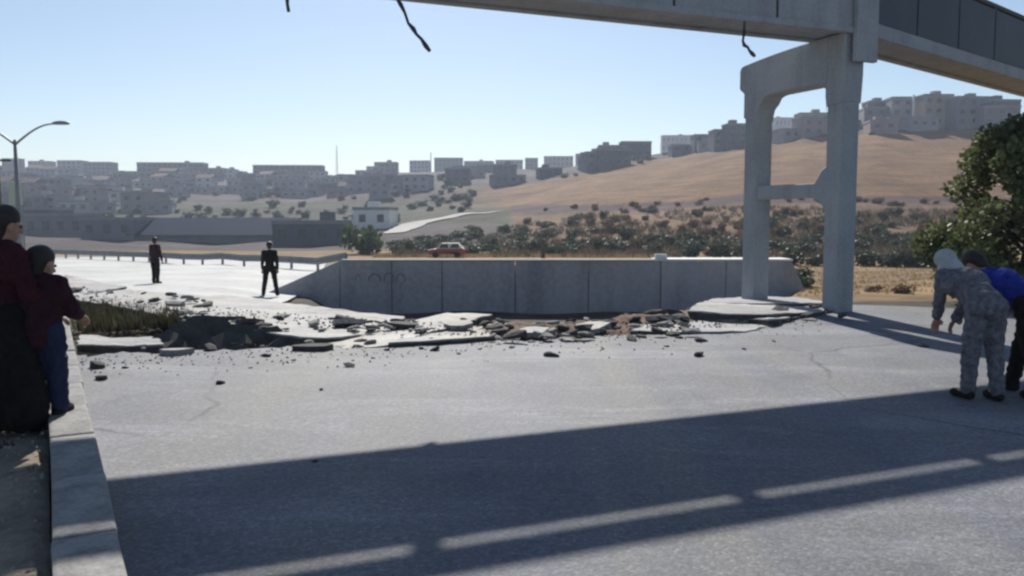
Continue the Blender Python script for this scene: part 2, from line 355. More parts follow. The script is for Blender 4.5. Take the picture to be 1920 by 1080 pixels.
# sheet that follows the terrain
def drape(name, pxr, dr, n, mt, off, edge=6.0, seed=0.0):
    V, Fc = [], []
    na, nb = n
    for j in range(nb + 1):
        d = dr[0] * (dr[1] / dr[0]) ** (j / nb)
        l = np.interp(d, [q[0] for q in pxr], [q[1] for q in pxr]); r_ = np.interp(d, [q[0] for q in pxr], [q[2] for q in pxr])
        l += edge * noise.noise((d * .15, seed, 0)); r_ += edge * noise.noise((d * .15, seed, 5))
        for i in range(na + 1):
            px = l + (r_ - l) * i / na; X = (px - 960) / 1600 * d
            V.append((X, d, terr(X, d) + off))
    for j in range(nb):
        for i in range(na):
            a = j * (na + 1) + i; Fc.append((a, a + 1, a + na + 2, a + na + 1))
    return from_py(name, V, Fc, mt, smooth=True)
lr = drape('lower_road', [(18, 330, 470), (24, 140, 525), (27, 110, 545), (40, 92, 600), (60, 88, 612), (76, 100, 560)], (18, 76), (40, 60), M['lower_road'], .10, 6, 1.0)
tag(lr, 'pale sunlit stretch of road beyond the broken slabs', 'road', kind='structure')
dp = drape('dirt_path', [(168, 722, 760), (180, 726, 782), (192, 738, 800), (200, 752, 850), (206, 835, 885), (214, 930, 946)], (166, 214), (18, 40), M['dust'], .22, 7, 3.0)
tag(dp, 'pale dirt track climbing the foot of the hill', 'path', kind='structure')

# ------------------------------------------------------------------ near road, kerb, soil
KD = Vector((-0.478, 0.878, 0)).normalized(); KN = Vector((KD.y, -KD.x, 0))   # KN points to the road (right)
K0 = Vector((-2.73, 5.49, 0))
def kx(Y): return K0 + KD * ((Y - K0.y) / KD.y)
brk = [(128, 664), (170, 668), (230, 661), (290, 664), (330, 655), (400, 657), (480, 655), (540, 650), (600, 651), (660, 647), (700, 648), (760, 645), (820, 642), (880, 640), (930, 636), (985, 639),
       (1040, 632), (1100, 631), (1150, 627), (1200, 628), (1250, 625), (1300, 626), (1340, 622), (1400, 618), (1440, 607), (1480, 598), (1530, 594)]
edge = []
for (a, b_) in zip(brk, brk[1:]):
    for k in range(4):
        t = k / 4; edge.append((a[0] + (b_[0] - a[0]) * t, a[1] + (b_[1] - a[1]) * t + rnd.uniform(-2.2, 2.2)))
edge.append(brk[-1])
pe = [g(x, y) for x, y in edge]
far_r = [g(1590, 571), g(1700, 574), g(1800, 579), g(1950, 590), Vector((16, 13.2, 0)), Vector((30, 17, 0)), Vector((44, -20, 0)), Vector((20, -40, 0))]
kb = K0 + KD * -50
poly = [kb - Vector((0, 0, 0))] + [K0 + KD * ((pe[0].y - K0.y) / KD.y)] + pe + [g(1545, 577)] + far_r
bm = bmesh.new()
bm_prism(bm, [Vector((p.x, p.y, 0)) for p in poly], Vector((0, 0, -0.16)))
road = from_bm('road', bm, M['road']); tag(road, 'sunlit grey asphalt road ending at a ragged break', 'road', kind='structure')

soil_w = 14
V, Fc = [], []
for j in range(60):
    s = -20 + j * 0.75
    for i in range(30):
        w = -0.27 - (i / 29) ** 1.6 * soil_w
        p = K0 + KD * s + KN * w
        z = 0.09 + 0.05 * noise.noise((p.x * 1.3, p.y * 1.3, 0)) + 0.025 * noise.noise((p.x * 5, p.y * 5, 3)) - (0.0 if i < 20 else (i - 20) * 0.03)
        if i == 0: z = 0.06
        V.append((p.x, p.y, z))
for j in range(59):
    for i in range(29):
        a = j * 30 + i; Fc.append((a, a + 1, a + 31, a + 30))
verge = from_py('soil_verge', V, Fc, M['soil'], smooth=True); tag(verge, 'dusty soil strip beside the kerb', 'ground', kind='structure')

# kerb stones (each its own piece)
kerb = empty('kerb', (K0.x, K0.y, 0)); tag(kerb, 'raised pale concrete kerb along the left road edge', 'kerb', kind='structure')
Mk = Matrix((( KD.x, KN.x, 0, 0), (KD.y, KN.y, 0, 0), (0, 0, 1, 0), (0, 0, 0, 1)))
bm = bmesh.new(); bm_box(bm, (0, 0, 0), (0.985, 0.26, 0.42), None, 0.018)
for v in bm.verts: v.co += Vector((noise.noise(v.co * 3), noise.noise(v.co * 3 + Vector((5, 0, 0))), noise.noise(v.co * 4 + Vector((0, 7, 0))))) * 0.006
bmesh.ops.recalc_face_normals(bm, faces=bm.faces); kme = bpy.data.meshes.new('kerb_stone'); bm.to_mesh(kme); bm.free(); kme.materials.append(M['concrete_pale'])
for k in range(-6, 12):
    o = link_mesh('kerb_stone', kme, None, kerb)
    o.matrix_local = Matrix.Translation(KD * (k + .5) + KN * (-0.13 + rnd.uniform(-.006, .006)) + Vector((0, 0, rnd.uniform(-.008, .008)))) @ Mk @ Matrix.Rotation(rnd.uniform(-.008, .008), 4, 'Z')

# ------------------------------------------------------------------ broken road slabs
def inside(p, poly):
    c = False; n = len(poly)
    for i in range(n):
        a, b2 = poly[i], poly[(i + 1) % n]
        if (a.y > p.y) != (b2.y > p.y) and p.x < (b2.x - a.x) * (p.y - a.y) / (b2.y - a.y) + a.x: c = not c
    return c
def clip(poly, q, n_):
    out = []
    for i in range(len(poly)):
        a, b2 = poly[i], poly[(i + 1) % len(poly)]; da, db = (a - q).dot(n_), (b2 - q).dot(n_)
        if da <= 0: out.append(a)
        if (da <= 0) != (db <= 0): out.append(a.lerp(b2, da / (da - db)))
    return out
def slab(name, pts, th, label, mt=None, jag=0.05, cell=0.85):
    """a sheet of road broken into pieces; pts: (px,py,z) around the top face"""
    P = [g(x, y, z) for x, y, z in pts]
    A = np.array([[p.x, p.y, 1] for p in P]); pl = np.linalg.lstsq(A, np.array([p.z for p in P]), rcond=None)[0]
    flat = [Vector((p.x, p.y, 0)) for p in P]
    area = abs(sum(a.x * b2.y - b2.x * a.y for a, b2 in zip(flat, flat[1:] + flat[:1]))) / 2
    lo = Vector((min(p.x for p in flat), min(p.y for p in flat), 0)); hi = Vector((max(p.x for p in flat), max(p.y for p in flat), 0))
    seeds = []; tries = 0; want = max(2, int(area / cell ** 2))
    while len(seeds) < want and tries < 3000:
        tries += 1; q = Vector((rnd.uniform(lo.x, hi.x), rnd.uniform(lo.y, hi.y), 0))
        if inside(q, flat) and all((q - w).length > cell * .5 for w in seeds): seeds.append(q)
    for q in seeds:
        poly = flat
        for w in seeds:
            if w is not q and poly: poly = clip(poly, (q + w) / 2, (w - q).normalized())
        if len(poly) < 3: continue
        c = sum(poly, Vector()) / len(poly); out = []
        for a, b2 in zip(poly, poly[1:] + poly[:1]):
            L = (b2 - a).length
            if L < 1e-4: continue
            n = max(1, int(L / 0.16))
            for k in range(n):
                p = a.lerp(b2, k / n); d = p - c; L2 = max(d.length, .01)
                out.append(c + d * max(.3, (L2 - rnd.uniform(.004, .03)) / L2) + Vector((rnd.uniform(-jag, jag), rnd.uniform(-jag, jag), 0)) * (.5 if k else .2))
        if len(out) < 4: continue
        if sum((p - c).length for p in out) / len(out) < .12: continue
        cz = pl[0] * c.x + pl[1] * c.y + pl[2] - .03 + rnd.uniform(-.03, .02); tx, ty = pl[0] + rnd.gauss(0, .025), pl[1] + rnd.gauss(0, .03)
        bm = bmesh.new(); layers = []; n = len(out)
        for (dz, sc, jj) in ((0, 1.0, 0), (-.02, 1.012, .006), (-th * .38, 1.0, .02), (-th * .45, .98, .025), (-th, .94, .05)):
            layers.append([bm.verts.new((p - c) * sc + Vector((rnd.uniform(-jj, jj), rnd.uniform(-jj, jj), tx * (p.x - c.x) + ty * (p.y - c.y) + dz * rnd.uniform(.85, 1.1) + (rnd.uniform(-.008, .008) if dz == 0 else 0)))) for p in out])
        for qi, (L1, L2) in enumerate(zip(layers, layers[1:])):
            for i in range(n):
                f = bm.faces.new((L1[i], L2[i], L2[(i + 1) % n], L1[(i + 1) % n])); f.material_index = 0 if qi == 0 else 1 if qi < 2 else 2
        ft = bm.faces.new(layers[0]); fb_ = bm.faces.new(layers[-1][::-1])
        rp = bmesh.ops.poke(bm, faces=[ft]); rp['verts'][0].co.z += rnd.uniform(-.02, .025)
        bmesh.ops.triangulate(bm, faces=[fb_])
        o = from_bm(name, bm, mt or M['slab'], None, Vector((c.x, c.y, cz)))
        o.data.materials.append(M['asphalt_dark']); o.data.materials.append(M['soil'])
        tag(o, label, 'road slab', label + ', pieces')
slab('road_fragment', [(142, 644, .06), (220, 641, .09), (306, 636, .10), (300, 627, .05), (240, 626, .03), (150, 631, .02)], .30, 'pale road slab piece in the narrow lip before the weedy hollow', None, .05, 1.0)
slab('road_fragment', [(92, 534, .0), (125, 513, -.05), (180, 522, -.08), (250, 543, -.08), (400, 560, -.1), (520, 571, -.1), (640, 578, -.08), (760, 588, -.06), (740, 597, .0), (560, 597, .03), (440, 594, .05), (350, 588, .06), (240, 573, .06), (150, 557, .05)], .4, 'pale road slab piece in the long strip sloping to the guard rail', None, .06, 2.1)
slab('road_fragment', [(352, 597, .03), (440, 600, .03), (560, 602, .03), (700, 600, .0), (780, 600, .0), (720, 614, .04), (640, 628, .07), (560, 630, .08), (470, 618, .07), (400, 606, .05)], .3, 'pale road slab piece behind the dark trench in the road', None, .06, 1.5)
slab('road_fragment', [(545, 641, .06), (640, 641, .08), (700, 639, .09), (820, 634, .09), (930, 627, .08), (932, 612, .04), (925, 600, -.02), (840, 595, -.04), (760, 606, .0), (690, 620, .05), (600, 632, .07)], .32, 'pinkish pale road slab piece in the middle of the break', M['slab_pink'], .06, 1.7)
slab('road_fragment', [(1288, 582, .16), (1310, 562, .14), (1335, 551, .10), (1420, 546, .08), (1500, 552, .08), (1556, 566, .1), (1540, 578, .12), (1440, 580, .2), (1360, 582, .2)], .26, 'raised pale road slab piece at the foot of the footbridge pier', None, .05, 2.2)
slab('road_fragment', [(1180, 620, .05), (1270, 618, .07), (1350, 614, .09), (1400, 612, .09), (1470, 596, .08), (1520, 586, .05), (1440, 588, .04), (1300, 590, .02), (1215, 604, .02)], .26, 'thin pale road slab piece before the raised slabs by the pier', None, .06, 1.3)
slab('road_fragment', [(1010, 612, .05), (1060, 607, .07), (1180, 604, .05), (1160, 596, -.02), (1060, 598, -.02)], .16, 'broken road slab piece sunk in the red brown soil', None, .05, .7)
# dark asphalt blocks added to give the trench its shade, faces to the near road
for (x, y, w, h, t_) in [(345, 640, .75, .34, .5), (395, 632, .9, .36, .62), (455, 636, .8, .30, .55), (500, 640, .65, .25, .45), (300, 646, .5, .22, .4), (420, 648, .7, .24, .3), (365, 620, .6, .3, .6), (540, 647, .6, .18, .3), (435, 617, .55, .26, .6), (320, 652, .5, .16, .25)]:
    p = g(x, y, -.05); bm = bmesh.new(); n = 9; top = []
    for k in range(n):
        a = 2 * math.pi * k / n + rnd.uniform(-.2, .2); top.append(Vector((math.cos(a) * w * .5 * rnd.uniform(.8, 1.15), math.sin(a) * h * rnd.uniform(.8, 1.15), 0)))
    bm_prism(bm, top, Vector((0, 0, -.14)))
    for v in bm.verts: v.co += Vector((rnd.uniform(-.02, .02), rnd.uniform(-.02, .02), rnd.uniform(-.02, .02)))
    o = from_bm('trench_shade_block', bm, M['asphalt_dark'], None, p); o.rotation_euler = (t_ + .35, rnd.uniform(-.15, .15), rnd.uniform(-.35, .35))
    tag(o, 'dark tilted asphalt block added for shade in the trench beside the weedy hollow', 'rubble', 'dark asphalt blocks added for trench shade')

# soil under the break (one lumpy sheet)
def mound(name, x0, x1, f, mt, label):
    V, Fc = [], []; NX, NY = 90, 26
    for j in range(NY + 1):
        for i in range(NX + 1):
            px = x0 + (x1 - x0) * i / NX; t = j / NY
            y_near, y_far, h = f(px)
            p0 = g(px, y_near); p1 = g(px, y_far); p = p0.lerp(p1, t)
            n_ = noise.noise(p * 1.7) * .5 + noise.noise(p * 4.3) * .3 + noise.noise(p * 9) * .15
            z = -.24 + h * math.sin(math.pi * min(1, t * 1.05)) ** .7 + .16 * n_ - (.9 * max(0, t - .8) / .2)
            V.append((p.x, p.y, z))
    for j in range(NY):
        for i in range(NX):
            a = j * (NX + 1) + i; Fc.append((a, a + 1, a + NX + 2, a + NX + 1))
    return tag(from_py(name, V, Fc, mt, smooth=True), label, 'soil', kind='structure')
mound('soil_bank', 905, 1330, lambda x: (np.interp(x, [905, 1330], [642, 626]), np.interp(x, [905, 1100, 1250, 1330], [599, 596, 578, 566]), .30), M['soil_red'], 'red brown soil heaved up through the break')
mound('soil_bank', 110, 960, lambda x: (np.interp(x, [110, 960], [672, 642]), np.interp(x, [110, 300, 600, 960], [540, 566, 584, 596]), .02), M['soil_dark'], 'dark soil with painted trench shade under the broken road slabs')
mound('soil_bank', 1300, 1600, lambda x: (np.interp(x, [1300, 1600], [628, 598]), np.interp(x, [1300, 1600], [556, 560]), .10), M['soil'], 'pale soil bedding around the pier foot')

# rubble: chunks of asphalt, each its own thing
chunk_me = []
for k in range(8):
    bm = bmesh.new(); bmesh.ops.create_icosphere(bm, subdivisions=2 if k < 4 else 1, radius=1)
    off = Vector((k * 3.1, 0, 0))
    for v in bm.verts:
        v.co *= 1 + .55 * noise.noise(v.co * 1.1 + off); v.co.z *= .42 if k % 2 else .62; v.co.x *= 1.25
        for q in (0.38, 0.5): v.co.z = max(-q * .7, min(v.co.z, q + .1 * noise.noise(off)))
    me = bpy.data.meshes.new('asphalt_chunk'); bm.to_mesh(me); bm.free(); chunk_me.append(me)
chunk_dark = []; chunk_pale = []
for me in chunk_me:
    a = me.copy(); a.materials.append(M['asphalt_dark']); chunk_dark.append(a)
    b2 = me.copy(); b2.materials.append(M['concrete_pale']); chunk_pale.append(b2)
def chunk(p, s, pale, label, group, name='asphalt_chunk'):
    o = link_mesh(name, rnd.choice(chunk_pale if pale else chunk_dark)); o.location = p + Vector((0, 0, s * .2))
    o.scale = (s, s * rnd.uniform(.65, 1), s * rnd.uniform(.7, 1.1)); o.rotation_euler = (rnd.uniform(-.3, .3), rnd.uniform(-.3, .3), rnd.uniform(0, 6.3))
    return tag(o, label, 'rubble', group)
for (x, y, w) in [(655, 688, 24), (1035, 668, 26), (1310, 667, 26), (1730, 650, 20), (415, 719, 20), (603, 731, 12), (590, 866, 12), (815, 657, 22), (790, 654, 14), (725, 657, 14), (1185, 638, 28), (1315, 640, 22), (1085, 634, 20),
                  (235, 690, 12), (500, 668, 16), (860, 664, 9), (960, 652, 12), (1250, 650, 10), (1395, 655, 9), (700, 672, 8), (1130, 655, 8), (550, 676, 9), (900, 655, 8), (470, 690, 7), (1450, 640, 8)]:
    p = g(x, y); chunk(p, w / 1600 * p.y * .5, False, 'dark asphalt chunk lying alone on the open road', 'asphalt chunks scattered over the open road')
for (x, y, w) in [(183, 689, 40), (190, 711, 34)]:
    p = g(x, y); chunk(p, w / 1600 * p.y * .5, False, 'flat dark asphalt chunk on the road beside the kerb', 'flat asphalt chunks beside the kerb')
# rubble on and between the slabs
def zone_chunks(n, xr, fy, smin, smax, zc, pale_p, label_d, label_p, grp):
    for _ in range(n):
        x = rnd.uniform(*xr); y0, y1 = fy(x); y = rnd.uniform(y0, y1); p = g(x, y, zc)
        s = smin * (smax / smin) ** (rnd.random() ** 1.8)
        pale = rnd.random() < pale_p
        chunk(p, s, pale, label_p if pale else label_d, grp + (', pale' if pale else ', dark'))
for (xr, fy, n, where) in [((330, 560), lambda x: (np.interp(x, [330, 560], [586, 596]), np.interp(x, [330, 560], [602, 628])), 30, 'on the pale slabs behind the dark trench'),
                           ((560, 760), lambda x: (596, np.interp(x, [560, 760], [628, 618])), 30, 'on the pale slabs between trench and pinkish slabs'),
                           ((700, 930), lambda x: (600, np.interp(x, [700, 930], [632, 624])), 22, 'on the pinkish slabs beside the red brown soil')]:
    for sz, s0, s1, part in (('small', .03, .07, .7), ('large', .07, .14, .3)):
        zone_chunks(int(n * part), xr, fy, s0, s1, .05, .45, f'{sz} dark asphalt lump {where}', f'{sz} pale stone lump {where}', f'{sz} rubble {where}')
for (xr, wh) in (((915, 1040), 'in the red brown soil beside the pinkish slabs'), ((1040, 1180), 'in the middle of the red brown soil'), ((1180, 1310), 'in the red brown soil beside the pier slabs')):
    for sz, s0, s1, n in (('small', .05, .085, 12), ('large', .085, .16, 8)):
        zone_chunks(n, xr, lambda x: (np.interp(x, [915, 1100, 1310], [602, 600, 578]), np.interp(x, [915, 1310], [636, 624])), s0, s1, .06, .4, f'{sz} dark asphalt lump {wh}', f'{sz} pale stone lump {wh}', f'{sz} rubble {wh}')
zone_chunks(22, (110, 420), lambda x: (np.interp(x, [110, 420], [525, 565]), np.interp(x, [110, 420], [556, 590])), .05, .16, .06, .3,
            'dark lump on the long slab sloping to the guard rail', 'pale lump on the long slab sloping to the guard rail', 'rubble on the long sloping slab')
zone_chunks(26, (200, 1300), lambda x: (np.interp(x, [200, 1300], [652, 624]), np.interp(x, [200, 1300], [664, 634])), .04, .12, 0.0, .2,
            'dark asphalt lump along the ragged road edge', 'pale stone lump along the ragged road edge', 'rubble along the ragged road edge')
zone_chunks(14, (1440, 1580), lambda x: (575, 594), .05, .15, .05, .3, 'dark asphalt lump at the foot of the pier', 'pale stone lump at the foot of the pier', 'rubble at the pier foot')
# broken flat plates lying before the break
plate_i = 0
for (x, y, w, l) in [(590, 656, .6, .16), (330, 664, .4, .13), (650, 607, .5, .3), (760, 612, .45, .3), (1000, 625, .45, .3), (1240, 600, .5, .35), (1265, 592, .45, .3), (860, 612, .4, .25), (1110, 616, .6, .3), (470, 606, .4, .3)]:
    p = g(x, y, .05); bm = bmesh.new(); n = 7
    top = []
    for k in range(n):
        a = 2 * math.pi * k / n + rnd.uniform(-.25, .25); top.append(Vector((math.cos(a) * w * rnd.uniform(.75, 1.1) * .5, math.sin(a) * l * rnd.uniform(.75, 1.1), 0)))
    bm_prism(bm, top, Vector((0, 0, -.07)))
    o = from_bm('road_plate', bm, M['slab'] if plate_i % 3 else M['asphalt_dark'], None, g(x, y, 0) + Vector((0, 0, .062)) if y > 640 else p + Vector((0, 0, .05)))
    o.rotation_euler = (rnd.uniform(-.06, .03), rnd.uniform(-.03, .03), rnd.uniform(-.4, .4)) if y > 640 else (rnd.uniform(-.3, .12), rnd.uniform(-.12, .12), rnd.uniform(-.4, .4)); plate_i += 1
    tag(o, 'flat tilted plate of broken road surface among the rubble', 'rubble', 'flat plates of broken road surface')
# fine gravel: nobody could count it
def gravel(name, n, sampler, smin, smax, mt, label):
    V, Fc = [], []
    for _ in range(n):
        p = sampler(); s = rnd.uniform(smin, smax); a = rnd.uniform(0, 6.28); i0 = len(V)
        for k in range(3):
            V.append((p.x + s * math.cos(a + k * 2.1), p.y + s * math.sin(a + k * 2.1), p.z - s * .3))
        V.append((p.x + rnd.uniform(-.3, .3) * s, p.y + rnd.uniform(-.3, .3) * s, p.z + s * rnd.uniform(.5, .9)))
        Fc += [(i0, i0 + 1, i0 + 3), (i0 + 1, i0 + 2, i0 + 3), (i0 + 2, i0, i0 + 3)]
    return tag(from_py(name, V, Fc, mt), label, 'gravel', kind='stuff')
def samp_break():
    x = rnd.uniform(150, 1540); yc = np.interp(x, [150, 930, 1540], [672, 642, 600]); return g(x, yc + abs(rnd.gauss(0, 16)) - 4, .004)
gravel('road_gravel', 550, samp_break, .006, .022, M['asphalt_dark'], 'fine dark gravel strewn along the broken road edge')
def samp_slab():
    x = rnd.uniform(130, 1500); y0 = np.interp(x, [130, 300, 600, 930, 1250, 1500], [535, 566, 592, 612, 600, 580]); return g(x, y0 + rnd.random() * 22, .05)
gravel('slab_gravel', 900, samp_slab, .008, .03, M['asphalt_dark'], 'fine dark gravel strewn over the broken slabs')
gravel('verge_gravel', 1500, lambda: (lambda s, w: K0 + KD * s - KN * w + Vector((0, 0, .12)))(rnd.uniform(-5, 9), .3 + rnd.random() ** 1.5 * 4), .005, .02, M['concrete_pale'], 'pale stones littering the soil verge')

# ------------------------------------------------------------------ footbridge
U1 = Vector((0.9206, 0.3905, 0)); N1 = Vector((-0.3905, 0.9206, 0))          # long axis / away from the camera
C1 = Vector((5.65, 14.75, 0))
fb = empty('footbridge', C1); tag(fb, 'grey concrete footbridge bending over its portal pier above the road', 'footbridge')
def frame_m(o, x, n): return Matrix(((x.x, n.x, 0, o.x), (x.y, n.y, 0, o.y), (0, 0, 1, 0), (0, 0, 0, 1)))
Mb = frame_m(Vector((0, 0, 0)), U1, N1)
ZD = 4.70
# pier: local x along U1, y along N1 (depth), built in pier space then moved
def pier_set(parent, M0):
    T, Wc = 0.38, 0.36; SEP = 2.2
    def prof(name, pts, mt=M['concrete'], t=T, xo=0.0):
        bm = bmesh.new(); bm_prism(bm, [Vector((-t / 2 + xo, q, z)) for q, z in pts], Vector((t, 0, 0)))
        bmesh.ops.bevel(bm, geom=[e for e in bm.edges if len(e.link_faces) == 2 and e.calc_face_angle(0) > 0.6], offset=.018, segments=1, affect='EDGES')
        for v in bm.verts: v.co = M0 @ v.co
        return from_bm(name, bm, mt, parent)
    prof('column', [(-Wc / 2, -.6), (Wc / 2, -.6), (Wc / 2, 4.3), (-Wc / 2, 4.3)])
    prof('column', [(SEP - Wc / 2, -.6), (SEP + Wc / 2, -.6), (SEP + Wc / 2, 4.3), (SEP - Wc / 2, 4.3)])
    # cap with curved top, rounded nose and haunched soffit
    q0, q1 = -Wc / 2 - .04, SEP + Wc / 2 + .16
    pts = [(q0, 4.02), (q0, 4.695)]
    for k in range(1, 13):
        t = k / 12; pts.append((q0 + (q1 - .12 - q0) * t, 4.695 - .13 * t ** 2.2))
    for k in range(1, 6):
        a = R(90 - 90 * k / 5); pts.append((q1 - .12 + .12 * math.cos(a), 4.445 + .12 * math.sin(a)))
    pts += [(q1, 4.12), (SEP + Wc / 2 + .02, 4.02)]
    iL, iR = SEP - Wc / 2, Wc / 2
    pts += [(SEP + Wc / 2 + .02, 3.55), (iL + .003, 3.45)]
    for k in range(0, 8):   # big radius at the far column
        a = R(90 * k / 7); pts.append((iL - .42 + .42 * math.cos(a), 3.47 + .45 * math.sin(a)))
    for k in range(0, 6):
        a = R(90 + 90 * k / 5); pts.append((iR + .22 + .22 * math.cos(a), 3.68 + .24 * math.sin(a)))
    pts += [(iR - .003, 3.5), (q0 + .03, 3.55)]
    prof('cap_beam', pts, t=T + .05)
    pts = [(iR - .01, 1.72), (iR + .26, 1.97), (iL - .02, 1.97), (iL + .01, 1.93), (iL + .01, 2.26), (iL - .1, 2.225), (iR + .30, 2.225), (iR + .12, 2.45), (iR - .01, 2.52)]
    prof('cross_beam', pts, t=T - .06)
    prof('footing', [(-.55, -.9), (SEP + .55, -.9), (SEP + .55, -.06), (-.55, -.06)], M['concrete'], 1.0)
pier_set(fb, Mb)
# second pier, across the road
Lspan = 22.4
Mb2 = Matrix.Translation(-U1 * Lspan) @ Mb
pier_set(fb, Mb2)

def span(base, dirv, nrm, length, mod, ptop, gap, rail_h, y0, y1, pmat, start=0.0, screen_tall=False):
    pb = ZD + .222 if screen_tall else ZD + .072; bh = .235 if screen_tall else .10
    M0 = frame_m(base, dirv, nrm)
    def add(name, c, s, mt, par=fb, bev=.012):
        bm = bmesh.new(); bm_box(bm, c, s, M0, bev); return from_bm(name, bm, mt, par)
    yc = (y0 + y1) / 2
    d_ = add('deck', (start + length / 2, yc, ZD + .11), (length, y1 - y0 - .17, .20), M['concrete'])
    add('edge_beam', (start + length / 2, y0 + .06, ZD - .03 + bh / 2), (length - .01, .17, bh), M['concrete'])
    add('edge_beam', (start + length / 2, y1 - .06, ZD - .03 + bh / 2), (length - .01, .17, bh), M['concrete'])
    n = int(round(length / mod))
    for side, y in ((0, y0 + .045), (1, y1 - .045)):
        for k in range(n):
            x = start + length * (k + .5) / n
            add('parapet_panel', (x, y, (pb + ptop) / 2), (length / n - .05, .07, ptop - pb), pmat, fb, .008)
        for k in range(n + 1):
            x = start + length * k / n; x = min(max(x, start + .06), start + length - .06)
            add('railing_post', (x, y, ptop + gap / 2), (.15, .06, gap + .03), M['concrete'] if not screen_tall else M['metal_dark'], fb, .004)
            add('joint_strip', (x, y, (pb + ptop) / 2), (.12, .03, ptop - pb - .006), M['metal_dark'], fb, .002)
        add('top_rail', (start + length / 2, y, ptop + gap + rail_h / 2), (length - .008, .10, rail_h), M['concrete'] if not screen_tall else M['metal_dark'], fb, .012)
# left span crosses the road, 1 m wide, over the near half of the pier
pC = 11.39                                            # distance of column centre from camera measured across the deck
span(Vector((0, 0, 0)), -U1, N1, 23.2, 1.86, 5.32, .10, .20, 11.10 - pC, 12.0 - pC, M['concrete'], -.25)
# right span turns away from the road
U2 = Vector((0.755, 0.656, 0)).normalized(); N2 = Vector((-U2.y, U2.x, 0))
span(U2 * .22, U2, N2, 20, 1.9, 5.95, .04, .08, -.30, .62, M['screen'], 0.0, True)
bm = bmesh.new(); bm_box(bm, (0.10, -.345, 5.05), (.46, .10, 1.7), Mb, .015); from_bm('pilaster', bm, M['concrete'], fb)
# far support of the right span
bm = bmesh.new(); bm_box(bm, (17, .16, 1.9), (.45, .45, 5.6), frame_m(Vector((0, 0, 0)), U2, N2), .02); from_bm('column', bm, M['concrete'], fb)
# bent steel rods hanging from the deck
def rod(pts, label):
    base = Vector(pts[0]); bm = bmesh.new()
    P = []
    for a, b2 in zip(pts, pts[1:]):
        a = Vector(a); b2 = Vector(b2)
        for k in range(5): P.append(a.lerp(b2, k / 5) + Vector((rnd.uniform(-.012, .012), 0, rnd.uniform(-.012, .012))))
    P.append(Vector(pts[-1]))
    bm_tube(bm, [p - base for p in P], [.017 + .012 * (i % 3 == 0) + .006 * i / len(P) for i in range(len(P))], 7)
    return tag(from_bm('steel_rod', bm, M['metal_dark'], None, base, True), label, 'steel rod')
def under(px, dz=0.0):
    # point below the far edge of the deck in direction px
    a = (px - 960) / 1600; Y = 11.14 / (0.9206 - 0.3905 * a); return Vector((a * Y, Y, ZD + .02 + dz))
u = under(733, .0); rod([u, at(765, 42, u.y - .05), at(806, 96, u.y - .1)], 'long bent dark steel rod hanging slanted from the footbridge deck')
u = under(541, .0); rod([u, at(541, 22, u.y)], 'straight dark steel rod hanging from the footbridge deck over the road')
u = under(1388, .0); rod([u, at(1392, 78, u.y - .02), at(1416, 106, u.y - .06)], 'short bent dark steel rod hanging beside the pier cap')

# ------------------------------------------------------------------ retaining wall and guard rail
WY = 30.0
def wx(px): return (px - 960) / 1600 * WY
rw = empty('retaining_wall', (wx(900), WY, -1.7)); tag(rw, 'long grey concrete retaining wall below the hill with sloping wing', 'wall')
def wall_panel(x0, x1, t0, t1, mt, y=WY, name='wall_panel', th=.4):
    bm = bmesh.new()
    bm_prism(bm, [Vector((x0, y, -2.8)), Vector((x1, y, -2.8)), Vector((x1, y, t1)), Vector((x0, y, t0))], Vector((0, th, 0)))
    for v in bm.verts: v.co -= rw.location
    return from_bm(name, bm, mt, rw)
zt = zy(489, WY); YF = WY - .15
wall_panel(wx(470), wx(638) - .015, zy(562, WY), zt, M['wall_grey'], YF + .01)
segs = [(638, 735, 0, 0), (735, 829, 0, .0), (829, 966, 0, .018), (966, 1103, 0, 0), (1103, 1238, 0, .015), (1238, 1360, 1, -.01), (1360, 1484, 1, .018)]
for (a, b2, w, off) in segs: wall_panel(wx(a) + .015, wx(b2) - .015, zt, zt, M['wall_grey2'] if w else M['wall_grey'], YF + off)
wall_panel(wx(1484) + .012, wx(1512), zt - .04, zy(548, WY), M['wall_grey2'], YF + .1)
bm = bmesh.new(); bm_box(bm, (0, 0, 0), (wx(1484) - wx(1230), 1.2, .07), None, .012)
from_bm('coping', bm, M['white'], rw, Vector(((wx(1484) + wx(1230)) / 2, WY + .42, zt + .037)) - rw.location)  # white stands for sunlight on the wall top, put into the colour
bm = bmesh.new(); bm_box(bm, (0, 0, 0), (wx(1228) - wx(640), .46, .05), None, .012)
from_bm('coping', bm, M['wall_grey'], rw, Vector(((wx(1228) + wx(640)) / 2, WY + .05, zt + .027)) - rw.location)
bm = bmesh.new(); bm_box(bm, (0, 0, 0), (.42, .2, .16), None, .012)
from_bm('corner_block', bm, M['white'], rw, Vector((wx(1240), WY + .1, zt + .155)) - rw.location)
